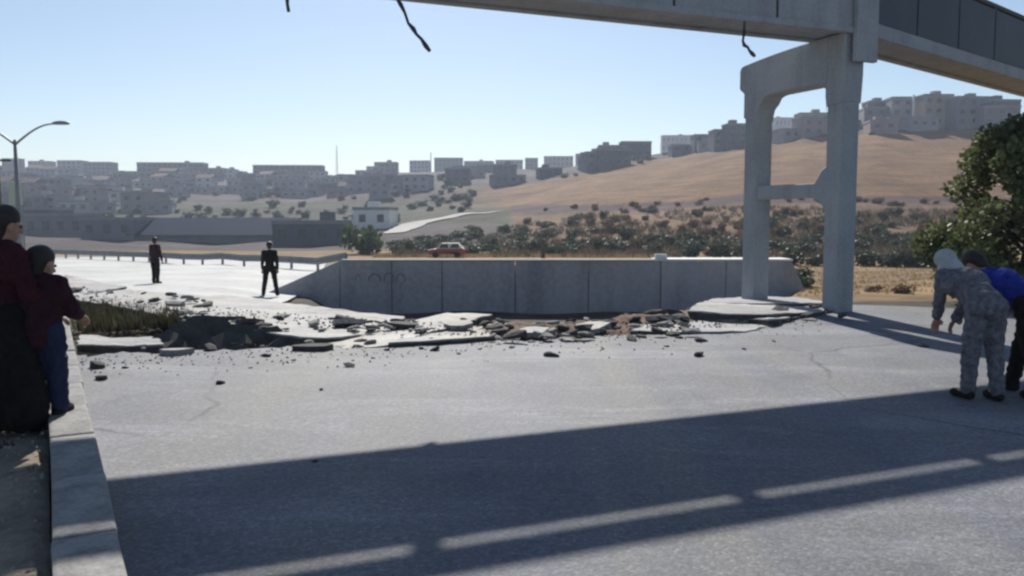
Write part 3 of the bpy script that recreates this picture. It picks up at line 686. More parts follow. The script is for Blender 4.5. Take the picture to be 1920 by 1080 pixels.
# faded painted scrawl on the wall
m_scrawl = simple('faded_wall_paint', (0.16, 0.155, 0.165), (0.22, 0.21, 0.22), 6, 0.9)
for (cx, w, h) in [(672, 10, 13), (703, 24, 14), (730, 20, 16), (752, 18, 14)]:
    bm = bmesh.new(); n = 12; P = []
    x0 = wx(cx); ww = w / 1600 * WY / 2; hh = h / 1600 * WY
    for k in range(n + 1):
        a = math.pi * k / n; P.append((x0 - ww * math.cos(a) + .02 * noise.noise((cx, k * .7, 0)), hh * math.sin(a) ** .6 + .03 * noise.noise((k * .8, cx, 0))))
    zb = zy(526, WY)
    for k, (p, q) in enumerate(zip(P, P[1:])):
        t = .04 + .035 * abs(noise.noise((k * .5, cx, 3)))
        vsq = [bm.verts.new(Vector((xx, YF - .004, zb + zz)) - rw.location) for xx, zz in ((p[0], p[1]), (q[0], q[1]), (q[0] + (x0 - q[0]) * .25, q[1] - t), (p[0] + (x0 - p[0]) * .25, p[1] - t))]
        bm.faces.new(vsq)
    from_bm('painted_mark', bm, m_scrawl, rw)

# guard rail on the far side of the pale road
GA = Vector((wx(648) / WY * 46, 46, 0)); GB = Vector(((60 - 960) / 1600 * 78, 78, 0))
gr = empty('guard_rail', (GA.x, GA.y, terr(GA.x, GA.y))); tag(gr, 'dull steel guard rail along the far side of the pale road', 'guard rail')
L_ = (GB - GA).length; npost = int(L_ / 2.6); beam = []
for k in range(npost + 1):
    p = GA.lerp(GB, k / npost); z = terr(p.x, p.y); beam.append(Vector((p.x, p.y, z + .62)))
    bm = bmesh.new(); bm_box(bm, (p.x - gr.location.x, p.y + .12 - gr.location.y, z + .25 - gr.location.z), (.14, .1, 1.1), None, .01); from_bm('post', bm, M['pole'], gr)
nrm = Vector((0, -1, 0)); prof_ = [(-.2, 0), (-.13, .06), (-.05, .06), (0, .015), (.05, .06), (.13, .06), (.2, 0)]
for (a, b2) in zip(beam, beam[1:]):
    bm = bmesh.new(); A_ = [bm.verts.new(a - gr.location + nrm * y + Vector((0, 0, z))) for z, y in prof_]; B_ = [bm.verts.new(b2 - gr.location + nrm * y + Vector((0, 0, z))) for z, y in prof_]
    A2 = [bm.verts.new(v.co + Vector((0, .03, 0))) for v in A_]; B2 = [bm.verts.new(v.co + Vector((0, .03, 0))) for v in B_]
    for k in range(6):
        bm.faces.new((A_[k], A_[k + 1], B_[k + 1], B_[k])); bm.faces.new((A2[k], B2[k], B2[k + 1], A2[k + 1]))
    bm.faces.new((A_[0], B_[0], B2[0], A2[0])); bm.faces.new((A_[6], A2[6], B2[6], B_[6])); bm.faces.new(A_[::-1] + A2); bm.faces.new(B_ + B2[::-1])
    from_bm('rail_beam', bm, M['pole'], gr)

# ------------------------------------------------------------------ plants
def crown_mesh(name, mt, n, blobs, leaf, seed, flat=0.8):
    r_ = random.Random(seed); V, Fc = [], []
    tot = sum(b_[3] ** 2 for b_ in blobs)
    for (cx, cy, cz, rr) in blobs:
        k = int(n * rr ** 2 / tot)
        for _ in range(k):
            d = Vector((r_.gauss(0, 1), r_.gauss(0, 1), r_.gauss(0, 1))).normalized()
            rad = rr * (r_.random() ** .35) * (1 + .35 * noise.noise(d * 2.2 + Vector((seed, cx, cy))))
            p = Vector((cx, cy, cz)) + Vector((d.x, d.y, d.z * flat)) * rad
            t = (d + Vector((r_.uniform(-.9, .9), r_.uniform(-.9, .9), r_.uniform(-.6, .9)))).normalized()
            s = t.cross(Vector((r_.uniform(-1, 1), r_.uniform(-1, 1), r_.uniform(-1, 1)))).normalized()
            L = leaf * r_.uniform(.6, 1.4); w = L * .42; i0 = len(V)
            V += [p - t * L * .5, p + s * w, p + t * L * .5, p - s * w]; Fc.append((i0, i0 + 1, i0 + 2, i0 + 3))
    me = bpy.data.meshes.new(name); me.from_pydata([tuple(v) for v in V], [], Fc); me.update(); me.materials.append(mt)
    return me
def stem_mesh(h, r0, seed, nb=3):
    r_ = random.Random(seed); bm = bmesh.new()
    top = Vector((r_.uniform(-.1, .1) * h, r_.uniform(-.1, .1) * h, h))
    bm_tube(bm, [Vector((0, 0, -.25 * h)), Vector((0, 0, 0)), top * .5 + Vector((r_.uniform(-.05, .05) * h, 0, 0)), top], [r0 * 1.2, r0, r0 * .75, r0 * .3], 6)
    for k in range(nb):
        a = r_.uniform(0, 6.28); s = top * r_.uniform(.35, .6)
        bm_tube(bm, [s, s + Vector((math.cos(a) * h * .3, math.sin(a) * h * .3, h * .3)), s + Vector((math.cos(a) * h * .45, math.sin(a) * h * .45, h * .65))], [r0 * .5, r0 * .35, r0 * .12], 5)
    me = bpy.data.meshes.new('trunk'); bmesh.ops.recalc_face_normals(bm, faces=bm.faces); bm.to_mesh(me); bm.free(); me.materials.append(M['bark']); return me
shrubs = {}
for kind, mt in (('dark', 'leaf_dark'), ('olive', 'leaf_olive'), ('brown', 'leaf_brown'), ('green', 'leaf_green')):
    L = []
    for v in range(3):
        r_ = random.Random(v * 7 + len(kind)); bl = [(0, 0, .42, .5), (0, 0, .2, .5)]
        for k in range(6):
            a = r_.uniform(0, 6.28); q = r_.uniform(.3, .62); bl.append((math.cos(a) * q, math.sin(a) * q, r_.uniform(.12, .75), r_.uniform(.22, .4)))
        L.append((crown_mesh('crown', M[mt], 620, bl, .15, v * 11 + 3), stem_mesh(.7, .06, v + 40)))
    shrubs[kind] = L
def shrub(name, p, w, h, kind, label, group, cat='shrub'):
    o = empty(name, p, rnd.uniform(0, 6.28)); cm, sm = rnd.choice(shrubs[kind])
    link_mesh('crown', cm, None, o); link_mesh('trunk', sm, None, o)
    o.scale = (w, w, h); o.empty_display_size = .2
    return tag(o, label, cat, group)
# scrub belt at the foot of the golden slope
def by_wall(px):
    return ('uphill of the red car' if px < 880 else 'uphill of the wooden post' if px < 1060 else 'uphill of the wall between post and coping' if px < 1235 else
            'uphill of the pale wall coping' if px < 1490 else 'uphill of the dry grass field')
for k in range(250):
    px = rnd.uniform(735, 1800); py = 480 - (rnd.random() ** 1.3) * np.interp(px, [735, 960, 1100, 1400, 1800], [25, 62, 78, 92, 80])
    p = hit(px, py, 88, 190)
    dens = noise.noise((px * .012, py * .03, 4))
    kind = 'dark' if py > 452 and dens > -.15 else ('brown' if rnd.random() < .55 and px > 1040 else rnd.choice(['olive', 'olive', 'dark']))
    w = rnd.uniform(.8, 1.9) * (1.2 if kind != 'brown' else .9); h = rnd.uniform(.8, 1.7)
    sz = 'broad' if w > 1.75 else ('small' if w < 1.15 else 'middling')
    nm = {'dark': 'dark green', 'olive': 'olive green', 'brown': 'dry brown'}[kind]; row = 'low in' if py > 455 else 'high in'
    shrub('shrub', p, w, h, kind, f'{sz} {nm} bush {row} the scrub {by_wall(px)}', f'{sz} {nm} bushes {row} the scrub {by_wall(px)}')
for (px, py, w, h, kind) in [(1490, 497, 1.6, 1.6, 'dark'), (1530, 499, 1.5, 1.4, 'olive'), (1625, 499, 1.6, 1.5, 'dark'), (1665, 500, 1.7, 1.3, 'dark'), (1700, 501, 1.8, 1.7, 'olive'), (1740, 501, 1.9, 1.9, 'olive'), (1775, 502, 1.6, 1.9, 'dark'), (1400, 484, 1.6, 1.8, 'dark'), (1350, 484, 1.5, 1.8, 'dark'), (1300, 483, 1.5, 1.6, 'dark')]:
    shrub('shrub', hit(px, py, 62, 110), w, h, kind, f'{"dark" if kind == "dark" else "olive"} green bush along the top of the dry grass field', kind + ' bushes above the grass field')
for (px, py, w) in [(1492, 532, .9), (1503, 541, .7), (1497, 520, .8), (1640, 548, .35), (1690, 551, .4)]:
    shrub('shrub', hit(px, py, 20, 79), w, w * .7, 'brown' if px > 1600 else 'dark', 'low dry tuft on the bank beside the pier' if px > 1600 else 'low dark bush on the bank edge by the wall end', 'dry tufts on the bank' if px > 1600 else 'dark bushes at the wall end')
# darker scrub lines on the hill side
for k in range(36):
    px = rnd.uniform(1000, 1790); py = np.interp(px, [1000, 1200, 1400, 1790], [394, 388, 373, 383]) + rnd.uniform(-4, 6)
    shrub('shrub', hit(px, py, 100, 260), rnd.uniform(.8, 1.5), rnd.uniform(.7, 1.2), rnd.choice(['brown', 'brown', 'olive']), 'low dry bush along the track across the golden slope', 'low bushes along the slope track')
# bright green tree by the white house, and trees of the town
t = shrub('green_tree', hit(690, 476, 88, 200), 4.0, 4.2, 'green', 'bright green round tree in front of the white house', None, 'tree')
for (px, py) in [(300, 330), (340, 328), (500, 330), (540, 328), (580, 330), (470, 345), (600, 350), (640, 352), (680, 356), (560, 360), (520, 365), (480, 362), (720, 350), (740, 362)]:
    p = hit(px, py, 200, 800); s = p.y / 1600 * rnd.uniform(14, 22)
    shrub('town_tree', p, s * 1.1, s * .8, 'dark', 'dark tree among the houses of the far hillside town', 'dark trees of the far town', 'tree')
for k in range(190):
    px = rnd.uniform(10, 900); py = rnd.uniform(332, 432) if px < 760 else rnd.uniform(335, 400)
    p = hit(px, py, 150, 800); s = p.y / 1600 * rnd.uniform(7, 17)
    kd = rnd.choice(['dark', 'dark', 'olive'])
    wh = 'behind the street lamp' if px < 130 else 'around the off white shed' if px < 265 else 'above the blue roofed shed' if px < 430 else 'above the slate grey shed' if px < 600 else 'behind the white house' if px < 760 else 'above the dirt track'
    hw = 'high up' if py < 365 else 'half way up' if py < 400 else 'low down'; sw = 'bigger' if s * 1600 / p.y > 12 else 'smaller'
    lb_ = f'{sw} {"dark" if kd == "dark" else "olive green"} tree {hw} the far slope {wh}'
    shrub('town_tree', p, s, s * .9, kd, lb_, lb_ + ', trees', 'tree')
for k in range(28):
    px = rnd.uniform(1020, 1780); top = np.interp(px, [900, 1000, 1200, 1400, 1640, 1850], [352, 345, 305, 272, 250, 242]); p = hit(px, top - rnd.uniform(-3, 14), 150, 700); s = p.y / 1600 * rnd.uniform(6, 12)
    shrub('town_tree', p, s * 1.2, s * .8, 'dark', 'dark tree in the row of houses along the ridge', 'dark trees along the ridge', 'tree')
# near tree on the right
tr = empty('broadleaf_tree', (9.55, 15.9, 0)); tag(tr, 'leafy green tree beside the road behind the stooping people', 'tree')
r_ = random.Random(5); bl = []
for k in range(95):
    a = r_.uniform(0, 6.28); h = r_.uniform(.05, 3.35); prof_ = np.interp(h, [0, .5, 1.4, 2.4, 3.0, 3.5], [1.2, 1.65, 1.7, 1.25, .85, .4]); q = prof_ * r_.random() ** .5
    bl.append((math.cos(a) * q + .15 * h * .3, math.sin(a) * q, h, r_.uniform(.24, .46)))
link_mesh('crown', crown_mesh('crown', M['leaf_near'], 30000, bl, .10, 21, .85), None, tr)
bm = bmesh.new(); bm_tube(bm, [(0, 0, -.3), (0, 0, .3), (.1, .05, 1.2), (.2, 0, 2.6)], [.13, .11, .09, .03], 8)
for k in range(9):
    a = k * .8; s = Vector((.05 + .02 * k, .02, .5 + .2 * k)); bm_tube(bm, [s, s + Vector((math.cos(a) * .6, math.sin(a) * .6, .35)), s + Vector((math.cos(a) * 1.2, math.sin(a) * 1.2, .55))], [.045, .03, .01], 6)
from_bm('trunk', bm, M['bark'], tr, None, True)

# grass
def blades(name, n, sampler, hmin, hmax, mt, label, per=5):
    V, Fc = [], []
    for _ in range(n):
        p = sampler()
        for k in range(per):
            a = rnd.uniform(0, 6.28); h = rnd.uniform(hmin, hmax); w = h * .07 + .006; q = p + Vector((rnd.uniform(-.5, .5) * h, rnd.uniform(-.5, .5) * h, 0)); i0 = len(V)
            l = Vector((math.cos(a + 1.3), math.sin(a + 1.3), 0)) * h * rnd.uniform(.1, .6); s = Vector((math.cos(a), math.sin(a), 0)) * w
            V += [q - s, q + s, q + l + Vector((0, 0, h))]; Fc.append((i0, i0 + 1, i0 + 2))
    return tag(from_py(name, V, Fc, mt), label, 'grass', kind='stuff')
def samp_field():
    d = 21 + rnd.random() ** .8 * 58; px = rnd.uniform(1500, 1990) + 8 * noise.noise((d * .3, 0, 0)); X = (px - 960) / 1600 * d; return Vector((X, d, terr(X, d)))
blades('dry_grass', 3600, samp_field, .04, .13, M['grass_dry'], 'dry golden grass on the bank beyond the pier')
def samp_pit():
    x = rnd.uniform(145, 345); return g(x, rnd.uniform(np.interp(x, [145, 345], [570, 596]), np.interp(x, [145, 345], [628, 612])), -.12)
blades('weeds', 380, samp_pit, .08, .24, M['weed'], 'dull dark weeds in the hollow between the broken slabs', 6)
blades('verge_weeds', 260, lambda: (lambda s, w: K0 + KD * s - KN * w + Vector((0, 0, .08)))(rnd.uniform(-2, 10), .35 + rnd.random() * 3.5), .02, .08, M['weed'], 'sparse dull weeds on the soil verge', 6)
def samp_belt():
    while True:
        px = rnd.uniform(740, 1800); py = 484 - rnd.random() ** 1.2 * np.interp(px, [740, 960, 1100, 1400, 1800], [22, 60, 80, 98, 88])
        if noise.noise((px * .014, py * .05, 8)) > -.12: break
    return hit(px, py, 86, 200)
blades('undergrowth', 2600, samp_belt, .35, .95, M['under'], 'dry tangled undergrowth at the foot of the golden slope', 7)
blades('undergrowth', 1300, samp_belt, .3, .8, M['leaf_olive'], 'olive tangled undergrowth at the foot of the golden slope', 7)
def samp_back():
    d = rnd.uniform(84, 104); px = rnd.uniform(700, 1240); X = (px - 960) / 1600 * d; return Vector((X, d, terr(X, d)))
blades('dry_grass', 2600, samp_back, .2, .45, M['grass_dry'], 'dry grass strip behind the retaining wall', 5)

# ------------------------------------------------------------------ town houses
win_me = bpy.data.meshes.new('window'); bm = bmesh.new(); bm_box(bm, (0, 0, 0), (1, .12, 1)); bm.to_mesh(win_me); bm.free(); win_me.materials.append(M['window'])
def house(name, p, w, dep, h, colour, roof, label, group, storeys=1, rz=0, win=True, cat='house'):
    o = empty(name, p, rz); mt = M['b_' + colour] if colour in BC else M[colour]
    bm = bmesh.new(); bm_box(bm, (0, 0, h / 2 - 1.5), (w, dep, h + 3)); from_bm('wall', bm, mt, o)
    if roof == 'flat':
        bm = bmesh.new(); bm_box(bm, (0, 0, h + .1), (w + .3, dep + .3, .22)); 
        for (cx, cy, sx, sy) in ((0, -dep / 2, w + .3, .2), (0, dep / 2, w + .3, .2), (-w / 2, 0, .2, dep - .11), (w / 2, 0, .2, dep - .11)): bm_box(bm, (cx, cy, h + .42), (sx, sy, .44))
        rf = from_bm('roof', bm, M['roof_flat'], o)
        if rnd.random() < .55:
            bm = bmesh.new(); bm_box(bm, (rnd.uniform(-.3, .3) * w, rnd.uniform(-.1, .2) * dep, h + 1.1), (min(2.6, w * .35), min(2.6, dep * .4), 1.9)); from_bm('stair_head', bm, mt, rf)
    else:
        bm = bmesh.new(); rh = w * .16
        bm_prism(bm, [Vector((-w / 2 - .4, -dep / 2 - .3, h)), Vector((w / 2 + .4, -dep / 2 - .3, h)), Vector((0, -dep / 2 - .3, h + rh + .5))] if roof == 'gable_end' else [Vector((-w / 2 - .3, -dep / 2 - .4, h)), Vector((-w / 2 - .3, dep / 2 + .4, h)), Vector((-w / 2 - .3, 0, h + 2.0))],
                 Vector((0, dep + .6, 0)) if roof == 'gable_end' else Vector((w + .6, 0, 0)))
        from_bm('roof', bm, M['roof_tile'], o)
    if win:
        nx = max(2, int(w / 3.2))
        for s in range(storeys):
            for i in range(nx):
                q = link_mesh('window', win_me, None, o, (-w / 2 + w * (i + .5) / nx, -dep / 2 - .02, h * (s + .55) / storeys)); q.scale = (min(1.5, w / nx * .45), 1, h / storeys * .42)
    return tag(o, label, cat, group)
NUM = {1: 'single storey', 2: 'two storey', 3: 'three storey', 4: 'four storey', 5: 'five storey'}
# silhouettes along the skyline: picture column range, top row, row where it meets the land
SKY = [(705, 745, 305, 326, 'slate grey'), (770, 806, 302, 322, 'pale grey'), (815, 868, 297, 318, 'slate grey'), (872, 925, 303, 318, 'mid grey'), (985, 1008, 297, 312, 'slate grey'), (1080, 1112, 289, 304, 'mid grey'), (1114, 1145, 285, 302, 'slate grey'),
       (1163, 1218, 267, 296, 'slate grey'), (1240, 1296, 255, 284, 'pale grey'), (1298, 1352, 254, 280, 'mid grey'), (1358, 1396, 234, 276, 'slate grey'), (1448, 1492, 222, 250, 'pale grey'), (1494, 1550, 214, 248, 'dull beige'),
       (1622, 1660, 192, 236, 'mid grey'), (1664, 1702, 185, 238, 'pale grey'), (1722, 1776, 180, 240, 'dull beige'), (1780, 1842, 184, 240, 'mid grey'), (1846, 1900, 190, 238, 'slate grey'), (1420, 1446, 240, 258, 'mid grey'), (930, 980, 301, 314, 'pale grey'), (1020, 1074, 294, 308, 'dull beige'),
       (265, 385, 306, 334, 'slate grey'), (480, 606, 311, 336, 'slate grey'), (386, 425, 316, 334, 'mid grey'), (60, 100, 303, 326, 'mid grey'), (115, 160, 302, 326, 'pale grey'), (165, 215, 305, 328, 'mid grey'), (10, 42, 298, 326, 'slate grey')]
for (x0, x1, y0, y1, c_) in SKY:
    p = hit((x0 + x1) / 2, y1, 150, 720); w = (x1 - x0) / 1600 * p.y; top = at((x0 + x1) / 2, y0, p.y).z; h = max(3.0, top - p.z - .4); s_ = max(1, min(5, round(h / 3.1)))
    far = x0 < 620
    house('house', p, w, min(12, max(7, w * .6)), h, c_, 'flat', f'{c_} {NUM[s_]} flat roofed house on the {"far town skyline" if far else "ridge skyline"}', f'{c_} {NUM[s_]} houses on the {"far" if far else "ridge"} skyline', s_, rnd.uniform(-.12, .12))
cols = ['pale grey', 'pale grey', 'off white', 'mid grey', 'dull beige', 'dusty pink', 'mid grey', 'slate grey']
placed = []
for k in range(400):
    if len(placed) >= 95: break
    px = rnd.uniform(-5, 720); py = rnd.uniform(330, 402) if px < 330 else rnd.uniform(330, 372)
    if any(abs(px - a) < 20 and abs(py - b2) < 8 for a, b2 in placed): continue
    placed.append((px, py)); p = hit(px, py, 150, 700); w = rnd.uniform(6.5, 12); s_ = rnd.choice([1, 1, 2, 2]); c_ = rnd.choice(cols); rf = 'flat' if rnd.random() < .85 else 'ridge'; ln = 'behind the street lamp' if px < 130 else 'above the off white shed' if px < 265 else 'above the blue roofed shed' if px < 560 else 'below the lattice mast'
    house('house', p, w, rnd.uniform(8, 11), 2.9 * s_, c_, rf, f'{c_} {NUM[s_]} {"flat roofed" if rf == "flat" else "tile roofed"} house on the far slope {ln}', f'{c_} {NUM[s_]} {rf} houses on the far slope {ln}', s_, rnd.uniform(-.3, .3))
placed = []
for k in range(300):
    if len(placed) >= 34: break
    px = rnd.uniform(700, 1890); top = np.interp(px, [700, 900, 1000, 1200, 1400, 1640, 1850], [365, 352, 340, 303, 270, 248, 240]); cr = np.interp(px, [700, 1000, 1200, 1400, 1640, 1900], [328, 312, 298, 272, 236, 232])
    py = rnd.uniform(cr, top)
    if any(abs(px - a) < 24 and abs(py - b2) < 7 for a, b2 in placed): continue
    placed.append((px, py)); p = hit(px, py, 150, 700); w = rnd.uniform(8, 14); s_ = rnd.choice([1, 1, 2]); c_ = rnd.choice(cols)
    house('house', p, w, 8.5, 2.9 * s_, c_, 'flat', f'{c_} {NUM[s_]} flat roofed house among the ridge houses below the skyline', f'{c_} {NUM[s_]} houses below the ridge skyline', s_, rnd.uniform(-.3, .3))
# white house at the end of the dirt track, blue roofed shed, small sheds
p = hit(705, 428, 100, 320); house('house', p, 8.5, 8, 4.2, 'white', 'flat', 'small bright white flat roofed house behind the bright green tree', None, 1, -.1)
p = hit(415, 452, 120, 320); sc = p.y / 1600
o = empty('long_shed', p, .03)
w, h = 285 * sc, 30 * sc
bm = bmesh.new(); bm_box(bm, (0, 0, h * .15), (w, 14, h * .9)); from_bm('wall', bm, M['b_mid grey'], o)
bm = bmesh.new(); bm_prism(bm, [Vector((-w / 2 - .5, -8.5, h * .42)), Vector((-w / 2 - .5, 8.5, h * .42)), Vector((-w / 2 - .5, 0, h * 1.45))], Vector((w + 1, 0, 0))); from_bm('roof', bm, M['roof_blue'], o)
tag(o, 'long low shed with blue sheet roof in the valley', 'shed')
for (px, py, w, h, c_, lab) in [(165, 398, 16, 3.4, 'off white', 'low off white shed with sunlit roof below the far houses'), (70, 440, 14, 6, 'slate grey', 'slate grey boxy building behind the street lamp'), (225, 448, 12, 4, 'mid grey', 'mid grey shed at the left end of the blue roofed shed'), (590, 458, 13, 3.5, 'slate grey', 'slate grey shed at the right end of the blue roofed shed'), (120, 445, 14, 5, 'mid grey', 'mid grey boxy building beside the slate grey one near the street lamp')]:
    house('building', hit(px, py, 110, 320), w, 9, h, c_, 'flat', lab, None, 1, rnd.uniform(-.2, .2), True, 'building')

# ------------------------------------------------------------------ lamps, poles
def lamp_post(name, p, H, arms, label):
    o = empty(name, p); bm = bmesh.new(); bm_tube(bm, [(0, 0, -1.5), (0, 0, 0), (0, 0, H * .5), (0, 0, H)], [.16, .16, .12, .09], 10); from_bm('pole', bm, M['pole'], o, None, True)
    for s in arms:
        bm = bmesh.new(); P = []
        for k in range(9):
            t = k / 8; P.append((s * (2.1 * t), -.15 * t, H - .25 + 1.05 * math.sin(t * math.pi / 2)))
        bm_tube(bm, P, [.065 - .025 * k / 8 for k in range(9)], 8); a = from_bm('arm', bm, M['pole'], o, None, True)
        bm = bmesh.new(); bmesh.ops.create_uvsphere(bm, u_segments=14, v_segments=8, radius=1)
        for v in bm.verts: v.co = Vector((v.co.x * .48 + s * 2.5, v.co.y * .17 - .15, max(v.co.z, -.45) * .14 + H + .82))
        from_bm('lamp_head', bm, M['pole'], o, None, True)
    return tag(o, label, 'street lamp')
d = 45.0; X = (38 - 960) / 1600 * d; zb = terr(X, d); top = at(38, 262, d).z
lamp_post('street_lamp', Vector((X, d, zb)), top - zb, (1, -1), 'tall grey double armed street lamp beside the pale road')
d = 52.0; X = (3 - 960) / 1600 * d; zb = terr(X, d); bm = bmesh.new(); hp = at(3, 285, d).z - zb
bm_tube(bm, [(0, 0, -1), (0, 0, hp * .5), (0, 0, hp)], [.17, .14, .11], 9); up = empty('utility_pole', (X, d, zb)); from_bm('pole', bm, M['bark'], up, None, True)
bm = bmesh.new(); bm_box(bm, (0, 0, hp - .5), (1.6, .12, .12)); from_bm('crossarm', bm, M['bark'], up); tag(up, 'dark wooden utility pole next to the street lamp', 'pole')
p = hit(632, 326, 200, 700); hp = at(632, 272, p.y).z - p.z; bm = bmesh.new()
for sx, sy in ((-1, -1), (1, -1), (0, 1.2)): bm_tube(bm, [(sx * 1.0, sy * 1.0, 0), (sx * .15, sy * .15, hp)], [.16, .1], 5)
for k in range(10):
    t = k / 10; q = 1.0 - .85 * t; z = hp * t
    for (a, b2) in (((-1, -1), (1, -1)), ((1, -1), (0, 1.2)), ((0, 1.2), (-1, -1))): bm_tube(bm, [(a[0] * q, a[1] * q, z), (b2[0] * q * .9, b2[1] * q * .9, z + hp * .08)], .07, 4)
ms = empty('lattice_mast', p); from_bm('lattice', bm, M['pole'], ms); tag(ms, 'thin pale lattice mast on the far skyline', 'mast')
for (px, y0, y1, lab) in [(1711, 178, 214, 'white rooftop mast between two ridge houses'), (808, 286, 305, 'white mast beside the skyline houses')]:
    p = hit(px, 240 if px > 1000 else 318, 150, 700); zt_ = at(px, y0, p.y).z - p.z; o = empty('white_mast', p); bm = bmesh.new(); bm_tube(bm, [(0, 0, 0), (0, 0, zt_)], [.5, .4], 8); from_bm('shaft', bm, M['white'], o, None, True); tag(o, lab, 'mast')
p = hit(1018, 484, 81, 110); o = empty('wooden_post', p); bm = bmesh.new(); bm_tube(bm, [(0, 0, -.5), (0, 0, 1.75)], [.22, .16], 7); from_bm('shaft', bm, M['bark'], o, None, True); tag(o, 'brown wooden post in the dry grass behind the retaining wall', 'post')
# pale board between the poles
d = 58.0; a_, b2 = at(16, 342, d), at(42, 384, d); o = empty('sign_board', ((a_.x + b2.x) / 2, d, terr((a_.x + b2.x) / 2, d)))
bm = bmesh.new(); bm_box(bm, (0, 0, (a_.z + b2.z) / 2 - o.location.z), (b2.x - a_.x, .12, a_.z - b2.z), None, .02); from_bm('board', bm, simple('pale_green_board', (0.36, 0.41, 0.33), (0.45, 0.49, 0.42), 1, 0.7), o)
for s in (-1, 1):
    bm = bmesh.new(); bm_tube(bm, [(s * .35, .15, -1), (s * .35, .15, a_.z - o.location.z)], .06, 6); from_bm('leg', bm, M['pole'], o)
tag(o, 'pale greenish board on legs behind the street lamp', 'sign')

# ------------------------------------------------------------------ red car on the approach road behind the wall
p = Vector(((838 - 960) / 1600 * 84, 84, terr((838 - 960) / 1600 * 84, 84)))
car = empty('red_car', p); tag(car, 'small red car with pale roof behind the retaining wall', 'car')
cp = [(-1.75, .35), (-1.8, .75), (-1.2, .88), (1.65, .92), (1.8, .8), (1.8, .35), (1.35, .35), (1.25, .58), (.85, .58), (.75, .35), (-.8, .35), (-.9, .58), (-1.3, .58), (-1.4, .35)]
bm = bmesh.new(); bm_prism(bm, [Vector((x, -.78, z)) for x, z in cp], Vector((0, 1.56, 0))); from_bm('body', bm, M['red_paint'], car)
bm = bmesh.new(); bm_prism(bm, [Vector((x, -.70, z)) for x, z in [(-1.05, .89), (-.5, 1.42), (1.15, 1.45), (1.6, .92)]], Vector((0, 1.40, 0))); cb = from_bm('cabin', bm, M['white'], car)
for (x0, x1) in ((-.72, .2), (.3, 1.25)):
    for y in (-.705, .705):
        bm = bmesh.new(); bm_prism(bm, [Vector((x0, y, .97)), Vector((x1, y, .97)), Vector((x1 - .06, y, 1.36)), Vector((x0 + .25, y, 1.36))], Vector((0, .012, 0))); from_bm('window', bm, M['window'], cb)
for (x, y) in ((-1.1, -.72), (1.05, -.72), (-1.1, .72), (1.05, .72)):
    bm = bmesh.new(); bm_tube(bm, [(x, y - .09, .3), (x, y + .09, .3)], .3, 16); from_bm('wheel', bm, M['tyre'], car)
for y in (-.5, .5):
    bm = bmesh.new(); bm_box(bm, (-1.8, y, .66), (.06, .25, .13), None, .01); from_bm('headlight', bm, M['white'], car)

# ------------------------------------------------------------------ people
WS = bpy.data.scenes.new('bench')      # small scratch scene, so that each figure is evaluated alone
def blob(name, segs, mt, parent, voxel=.011, smooth_it=3):
    bm = bmesh.new()
    for (p0, r0, p1, r1) in segs:
        p0, p1 = Vector(p0), Vector(p1); L = (p1 - p0).length; n = max(2, int(L / (min(r0, r1) * .55)) + 1)
        t = (p1 - p0).normalized() if L > 1e-6 else Vector((0, 0, 1)); a = Vector((0, 0, 1)) if abs(t.z) < .9 else Vector((1, 0, 0)); x = t.cross(a).normalized(); y = t.cross(x); rings = []
        prof_ = [(-r0 * math.cos(q), r0 * math.sin(q)) for q in (0.35, .8, 1.2)] + [(L * k / n, r0 + (r1 - r0) * k / n) for k in range(n + 1)] + [(L + r1 * math.cos(q), r1 * math.sin(q)) for q in (1.2, .8, .35)]
        for (s, rr) in prof_: rings.append([bm.verts.new(p0 + t * s + (x * math.cos(2 * math.pi * k / 12) + y * math.sin(2 * math.pi * k / 12)) * rr) for k in range(12)])
        for A, B in zip(rings, rings[1:]):
            for k in range(12): bm.faces.new((A[k], A[(k + 1) % 12], B[(k + 1) % 12], B[k]))
        bm.faces.new(rings[0][::-1]); bm.faces.new(rings[-1])
    bmesh.ops.recalc_face_normals(bm, faces=bm.faces)
    me = bpy.data.meshes.new(name); bm.to_mesh(me); bm.free()
    o = bpy.data.objects.new(name, me); WS.collection.objects.link(o)
    md = o.modifiers.new('remesh', 'REMESH'); md.mode = 'VOXEL'; md.voxel_size = voxel; md.use_smooth_shade = True
    ms_ = o.modifiers.new('smooth', 'SMOOTH'); ms_.iterations = smooth_it; ms_.factor = .5
    vl = WS.view_layers[0]; vl.update(); dg = vl.depsgraph; me2 = bpy.data.meshes.new_from_object(o.evaluated_get(dg)); me2.name = name
    WS.collection.objects.unlink(o); col.objects.link(o); o.modifiers.clear(); o.data = me2; me2.materials.clear(); me2.materials.append(mt)
    for q in me2.polygons: q.use_smooth = True
    o.parent = parent
    return o
def lerp(a, b, t): return Vector(a).lerp(Vector(b), t)
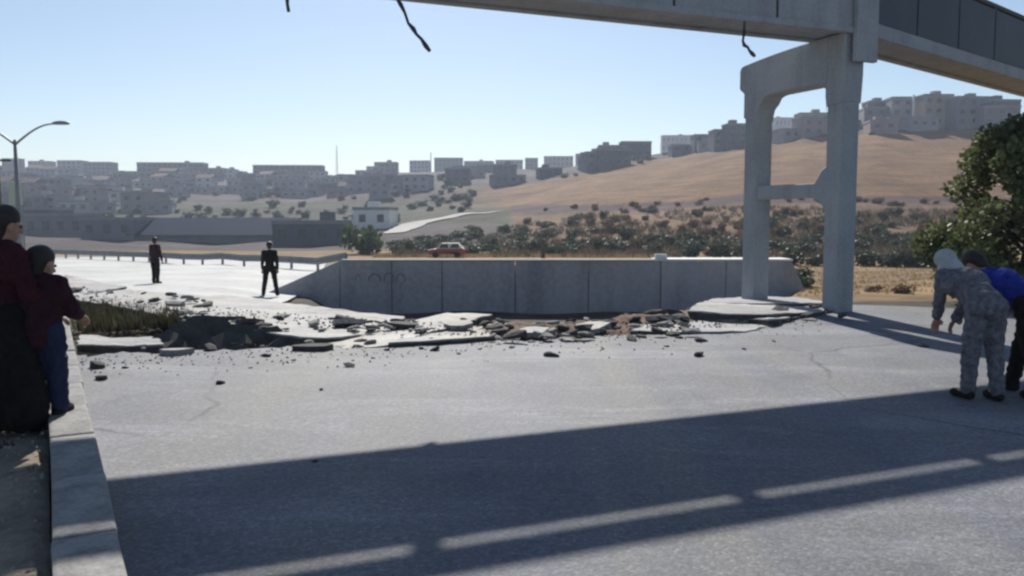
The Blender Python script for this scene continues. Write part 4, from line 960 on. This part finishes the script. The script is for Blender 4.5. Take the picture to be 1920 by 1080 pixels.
def hand_segs(w, d, side, s=1.0, curl=.5, up=Vector((0, 0, 1))):
    """palm and five fingers at wrist w pointing along d"""
    w = Vector(w); d = Vector(d).normalized(); sd_ = d.cross(up)
    sd_ = sd_.normalized() if sd_.length > .1 else Vector((1, 0, 0)); nn = sd_.cross(d).normalized(); S = []
    for k in (-1, 0, 1): S.append((w, .019 * s, w + d * .085 * s + sd_ * .022 * k * s, .014 * s))
    for k, L in zip((-1.5, -.5, .5, 1.5), (.062, .075, .072, .055)):
        a = w + d * .088 * s + sd_ * .020 * k * s; b = a + (d * (1 - .3 * curl) - nn * curl * .5).normalized() * L * .55 * s; c = b + (d * (1 - curl) - nn * (curl + .3)).normalized() * L * .5 * s
        S += [(a, .0095 * s, b, .009 * s), (b, .009 * s, c, .0075 * s)]
    a = w + d * .025 * s - sd_ * .025 * side * s; b = a + (d * .6 - sd_ * .8 * side).normalized() * .04 * s; c = b + d * .035 * s - nn * .008
    S += [(a, .012 * s, b, .0105 * s), (b, .0105 * s, c, .008 * s)]
    return S
def person(label, loc, rz, J, s, look, top, bottom, group=None, skirt=False, cover=None, sleeve=.95, top_hem=.25):
    o = empty('person', loc, rz); o.scale = (s, s, s); tag(o, label, 'person', group)
    V = {k: Vector(v) for k, v in J.items()}
    pel, ch, nk, hd = V['pelvis'], V['chest'], V['neck'], V['head']
    look = Vector(look).normalized(); upv = (hd - nk).normalized(); right = look.cross(upv).normalized(); look = upv.cross(right).normalized()
    hc = hd
    sh = {q: V['sh' + q] for q in 'LR'}; hp = {q: V['hip' + q] for q in 'LR'}
    B = [(pel, .115, lerp(pel, ch, .5), .10), (lerp(pel, ch, .5), .10, ch, .12), (ch, .11, lerp(ch, nk, .7), .075), (lerp(ch, nk, .6), .055, hd - upv * .07, .05),
         (hp['L'], .09, hp['R'], .09), (sh['L'], .058, sh['R'], .058), (lerp(sh['L'], pel, .25), .085, lerp(sh['R'], pel, .25), .085),
         (hc + upv * .03 - look * .012, .088, hc + upv * .045 - look * .02, .088), (hc - upv * .035 + look * .018, .066, hc - upv * .075 + look * .038, .045),
         (hc + look * .085 + upv * .012, .010, hc + look * .102 - upv * .022, .0135), (hc + look * .078 - upv * .055, .016, hc + look * .08 - upv * .058, .015),
         (hc + right * .082 - upv * .0, .014, hc + right * .085 - upv * .035, .011), (hc - right * .082 - upv * .0, .014, hc - right * .085 - upv * .035, .011)]
    for q, sg in (('L', -1), ('R', 1)):
        B += [(sh[q], .05, V['el' + q], .040), (V['el' + q], .039, V['wr' + q], .026)]
        B += hand_segs(V['wr' + q], V['wr' + q] - V['el' + q] + Vector((0, 0, -.02)), sg)
        B += [(hp[q], .082, V['kn' + q], .055), (V['kn' + q], .054, lerp(V['kn' + q], V['an' + q], .35), .053), (lerp(V['kn' + q], V['an' + q], .35), .053, V['an' + q], .036), (V['an' + q], .036, V['to' + q], .026)]
    body = blob('body', B, M['skin'], o, .010)
    for sg in (-1, 1):
        bm = bmesh.new(); bmesh.ops.create_uvsphere(bm, u_segments=8, v_segments=6, radius=.011)
        for v in bm.verts: v.co += hc + look * .079 + right * .032 * sg + upv * .012
        from_bm('eye', bm, M['hair'], o, None, True)
    H = [(hc + upv * .045 - look * .03, .098, hc + upv * .055 - look * .018, .095), (hc - look * .05, .08, hc - look * .05 - upv * .05, .06)]
    if cover == 'scarf': blob('head_scarf', H + [(hc + right * .03 - upv * .03, .085, hc - right * .03 - upv * .06, .085), (hc - upv * .1 - look * .03, .085, nk - look * .02, .09)], M['scarf'], o, .013)
    elif cover == 'cap': blob('hair', H, M['hair'], o, .013); blob('cap', [(hc + upv * .065 - look * .02, .100, hc + upv * .075 - look * .0, .092), (hc + upv * .06 + look * .07, .03, hc + upv * .05 + look * .14, .02)], M['pinkcap'], o, .012)
    elif cover == 'long': blob('hair', H + [(hc - look * .065 - upv * .02, .075, hc - look * .09 - upv * .2, .05)], M['hair'], o, .013)
    else: blob('hair', H, M['hair'], o, .013)
    # top
    T = [(lerp(pel, ch, -top_hem * .3), .145, lerp(pel, ch, .5), .140), (lerp(pel, ch, .5), .140, ch, .155), (ch, .142, lerp(ch, nk, .66), .095), (sh['L'], .082, sh['R'], .082),
         (lerp(sh['L'], pel, .25), .112, lerp(sh['R'], pel, .25), .112), (lerp(sh['L'], pel, .75), .095, lerp(sh['R'], pel, .75), .095)]
    for q in 'LR': T += [(sh[q], .074, V['el' + q], .06), (V['el' + q], .06, lerp(V['el' + q], V['wr' + q], sleeve), .046)]
    def wrinkle(ob, amp):
        for v in ob.data.vertices: v.co += v.normal * amp * (noise.noise(Vector((v.co.x * 9, v.co.y * 9, v.co.z * 22))) * 1.3 + .7 * noise.noise(v.co * 31))
    wrinkle(blob('jacket' if sleeve > .8 else 'shirt', T, M[top], o, .013), .010)
    if skirt:
        mid = (V['anL'] + V['anR']) / 2
        Sk = [(pel + Vector((0, 0, .06)), .14, pel, .155)]
        for q in 'LR': Sk += [(lerp(pel, hp[q], .6), .14, lerp(hp[q], V['an' + q], .5), .15), (lerp(hp[q], V['an' + q], .5), .15, lerp(hp[q], V['an' + q], .88), .165)]
        Sk += [(pel, .14, mid + Vector((0, 0, .12)), .19)]
        wrinkle(blob('long_skirt', Sk, M[bottom], o, .016), .014)
    else:
        P = [(hp['L'], .108, hp['R'], .108), (pel + Vector((0, 0, .02)), .125, pel, .125)]
        for q in 'LR': P += [(hp[q], .105, V['kn' + q], .078), (V['kn' + q], .078, lerp(V['kn' + q], V['an' + q], .97), .064)]
        wrinkle(blob('trousers', P, M[bottom], o, .013), .011)
    for q in 'LR':
        an, to = V['an' + q], V['to' + q]; bk = an - (to - an).normalized() * .03
        blob('shoe', [(Vector((bk.x, bk.y, an.z - .035)), .043, Vector((to.x, to.y, to.z)), .038), (Vector((an.x, an.y, an.z + .01)), .047, Vector((an.x, an.y, an.z - .03)), .045)], M['shoe'], o, .011)
    return o
def stand(lean=0.0, arms='down', stride=0.0, H=1.7, armR=None, armL=None):
    k = H / 1.7; J = {}
    J['pelvis'] = (0, 0, .93 * k); fy = math.sin(lean); fz = math.cos(lean)
    def up(dist, x=0, back=0): return (x, dist * fy * k, (.93 + dist * fz) * k)
    J['chest'] = up(.33); J['neck'] = up(.55); J['head'] = (0, (.55 * fy + .12 * math.sin(lean * .8) + .025) * k, (.93 + .55 * fz + .12 * math.cos(lean * .8)) * k)
    for q, sg in (('L', -1), ('R', 1)):
        J['sh' + q] = up(.46, sg * .17 * k); s = Vector(J['sh' + q])
        J['el' + q] = tuple(s + Vector((sg * .05, .02 + .1 * fy, -.28)) * k); J['wr' + q] = tuple(s + Vector((sg * .06, .10 + .1 * fy, -.52)) * k)
        J['hip' + q] = (sg * .095 * k, 0, .90 * k); st = stride * sg
        J['kn' + q] = (sg * .10 * k, st * .5 + .03, .48 * k); J['an' + q] = (sg * .11 * k, st, .085 * k); J['to' + q] = (sg * .13 * k, st + .17 * k, .04 * k)
    if armR: J['elR'], J['wrR'] = [tuple(Vector(v) * k) for v in armR]
    if armL: J['elL'], J['wrL'] = [tuple(Vector(v) * k) for v in armL]
    return J
# on the kerb, left: facing the break (ahead and to the right)
p = g(20, 812, .10)
person('person in maroon top and long black skirt with dark hair beside the kerb', p, R(-35), stand(.03, H=1.54, stride=.06, armR=((.25, .06, 1.10), (.20, .24, 1.02)), armL=((-.25, .06, 1.12), (-.10, .24, 1.04))), 1.0, (0.1, 1, -.08), 'maroon', 'black', None, True, 'long')
p = g(-22, 795, .10)
person('person in navy jacket and black trousers next to the long skirted person', p, R(-30), stand(.04, H=1.50, stride=.10), 1.0, (0, 1, -.1), 'navy', 'black', None)
p = g(82, 782, .20)
person('short person in dark maroon jacket and navy trousers with arms forward on the kerb', p, R(2), stand(.12, H=1.14, stride=.08, armR=((.27, .14, 1.12), (.26, .32, 1.06)), armL=((-.22, .16, 1.10), (-.06, .36, 1.04))), 1.0, (0.5, 1, -.2), 'dark_maroon', 'navy')
# two people standing far off on the pale road
for (px, d, rz, lab, st, top) in [(505, 27.0, 12, 'distant dark clothed person standing with legs apart near the wall wing', .02, 'black'), (290, 32.0, -20, 'distant dark clothed person standing legs together by the guard rail', .0, 'dark_maroon')]:
    X = (px - 960) / 1600 * d
    J_ = stand(.03, H=1.70, stride=st)
    w_ = .21 if px > 400 else .09
    for q, sg in (('L', -1), ('R', 1)): J_['an' + q] = (sg * w_, J_['an' + q][1], .085); J_['to' + q] = (sg * w_ * 1.15, J_['to' + q][1], .04); J_['kn' + q] = (sg * (w_ + .1) / 2, .03, .48)
    person(lab, Vector((X, d, terr(X, d) + .10)), R(rz), J_, 1.0, (0, 1, -.1), top, 'black')
# stooping people on the right
p = g(1842, 750, 0)
person('stooping person in mottled grey clothes and pale head scarf on the road', p, R(10), stand(1.05, H=1.56, stride=-.06, armR=((.17, .44, .98), (.10, .56, .72)), armL=((-.17, .44, .98), (-.10, .58, .74))), 1.0, (0, .75, -.7), 'camo', 'camo', None, False, 'scarf')
p = g(1925, 742, 0)
person('stooping person in blue jacket and black trousers beside the grey clothed person', p, R(28), stand(1.08, H=1.56, stride=.20, armR=((.24, .46, 1.02), (.18, .58, .76)), armL=((-.24, .44, 1.02), (-.16, .60, .80))), 1.0, (0, .75, -.7), 'blue', 'black', None)
bpy.data.scenes.remove(WS)
# ------------------------------------------------------------------ air
bm = bmesh.new(); bm_box(bm, (0, 750, 0), (5600, 1900, 1)); 
for v in bm.verts: v.co.z = 82 if v.co.z > 0 else -14
m = bpy.data.materials.new('haze'); m.use_nodes = True; nt = m.node_tree; nt.nodes.clear()
pv = nt.nodes.new('ShaderNodeVolumePrincipled'); pv.inputs['Color'].default_value = (0.74, 0.83, 1.0, 1); pv.inputs['Density'].default_value = 0.00042; pv.inputs['Anisotropy'].default_value = 0.2
out = nt.nodes.new('ShaderNodeOutputMaterial'); nt.links.new(pv.outputs[0], out.inputs['Volume'])
tag(from_bm('haze', bm, m), 'thin pale blue haze over the valley', 'haze', kind='stuff')
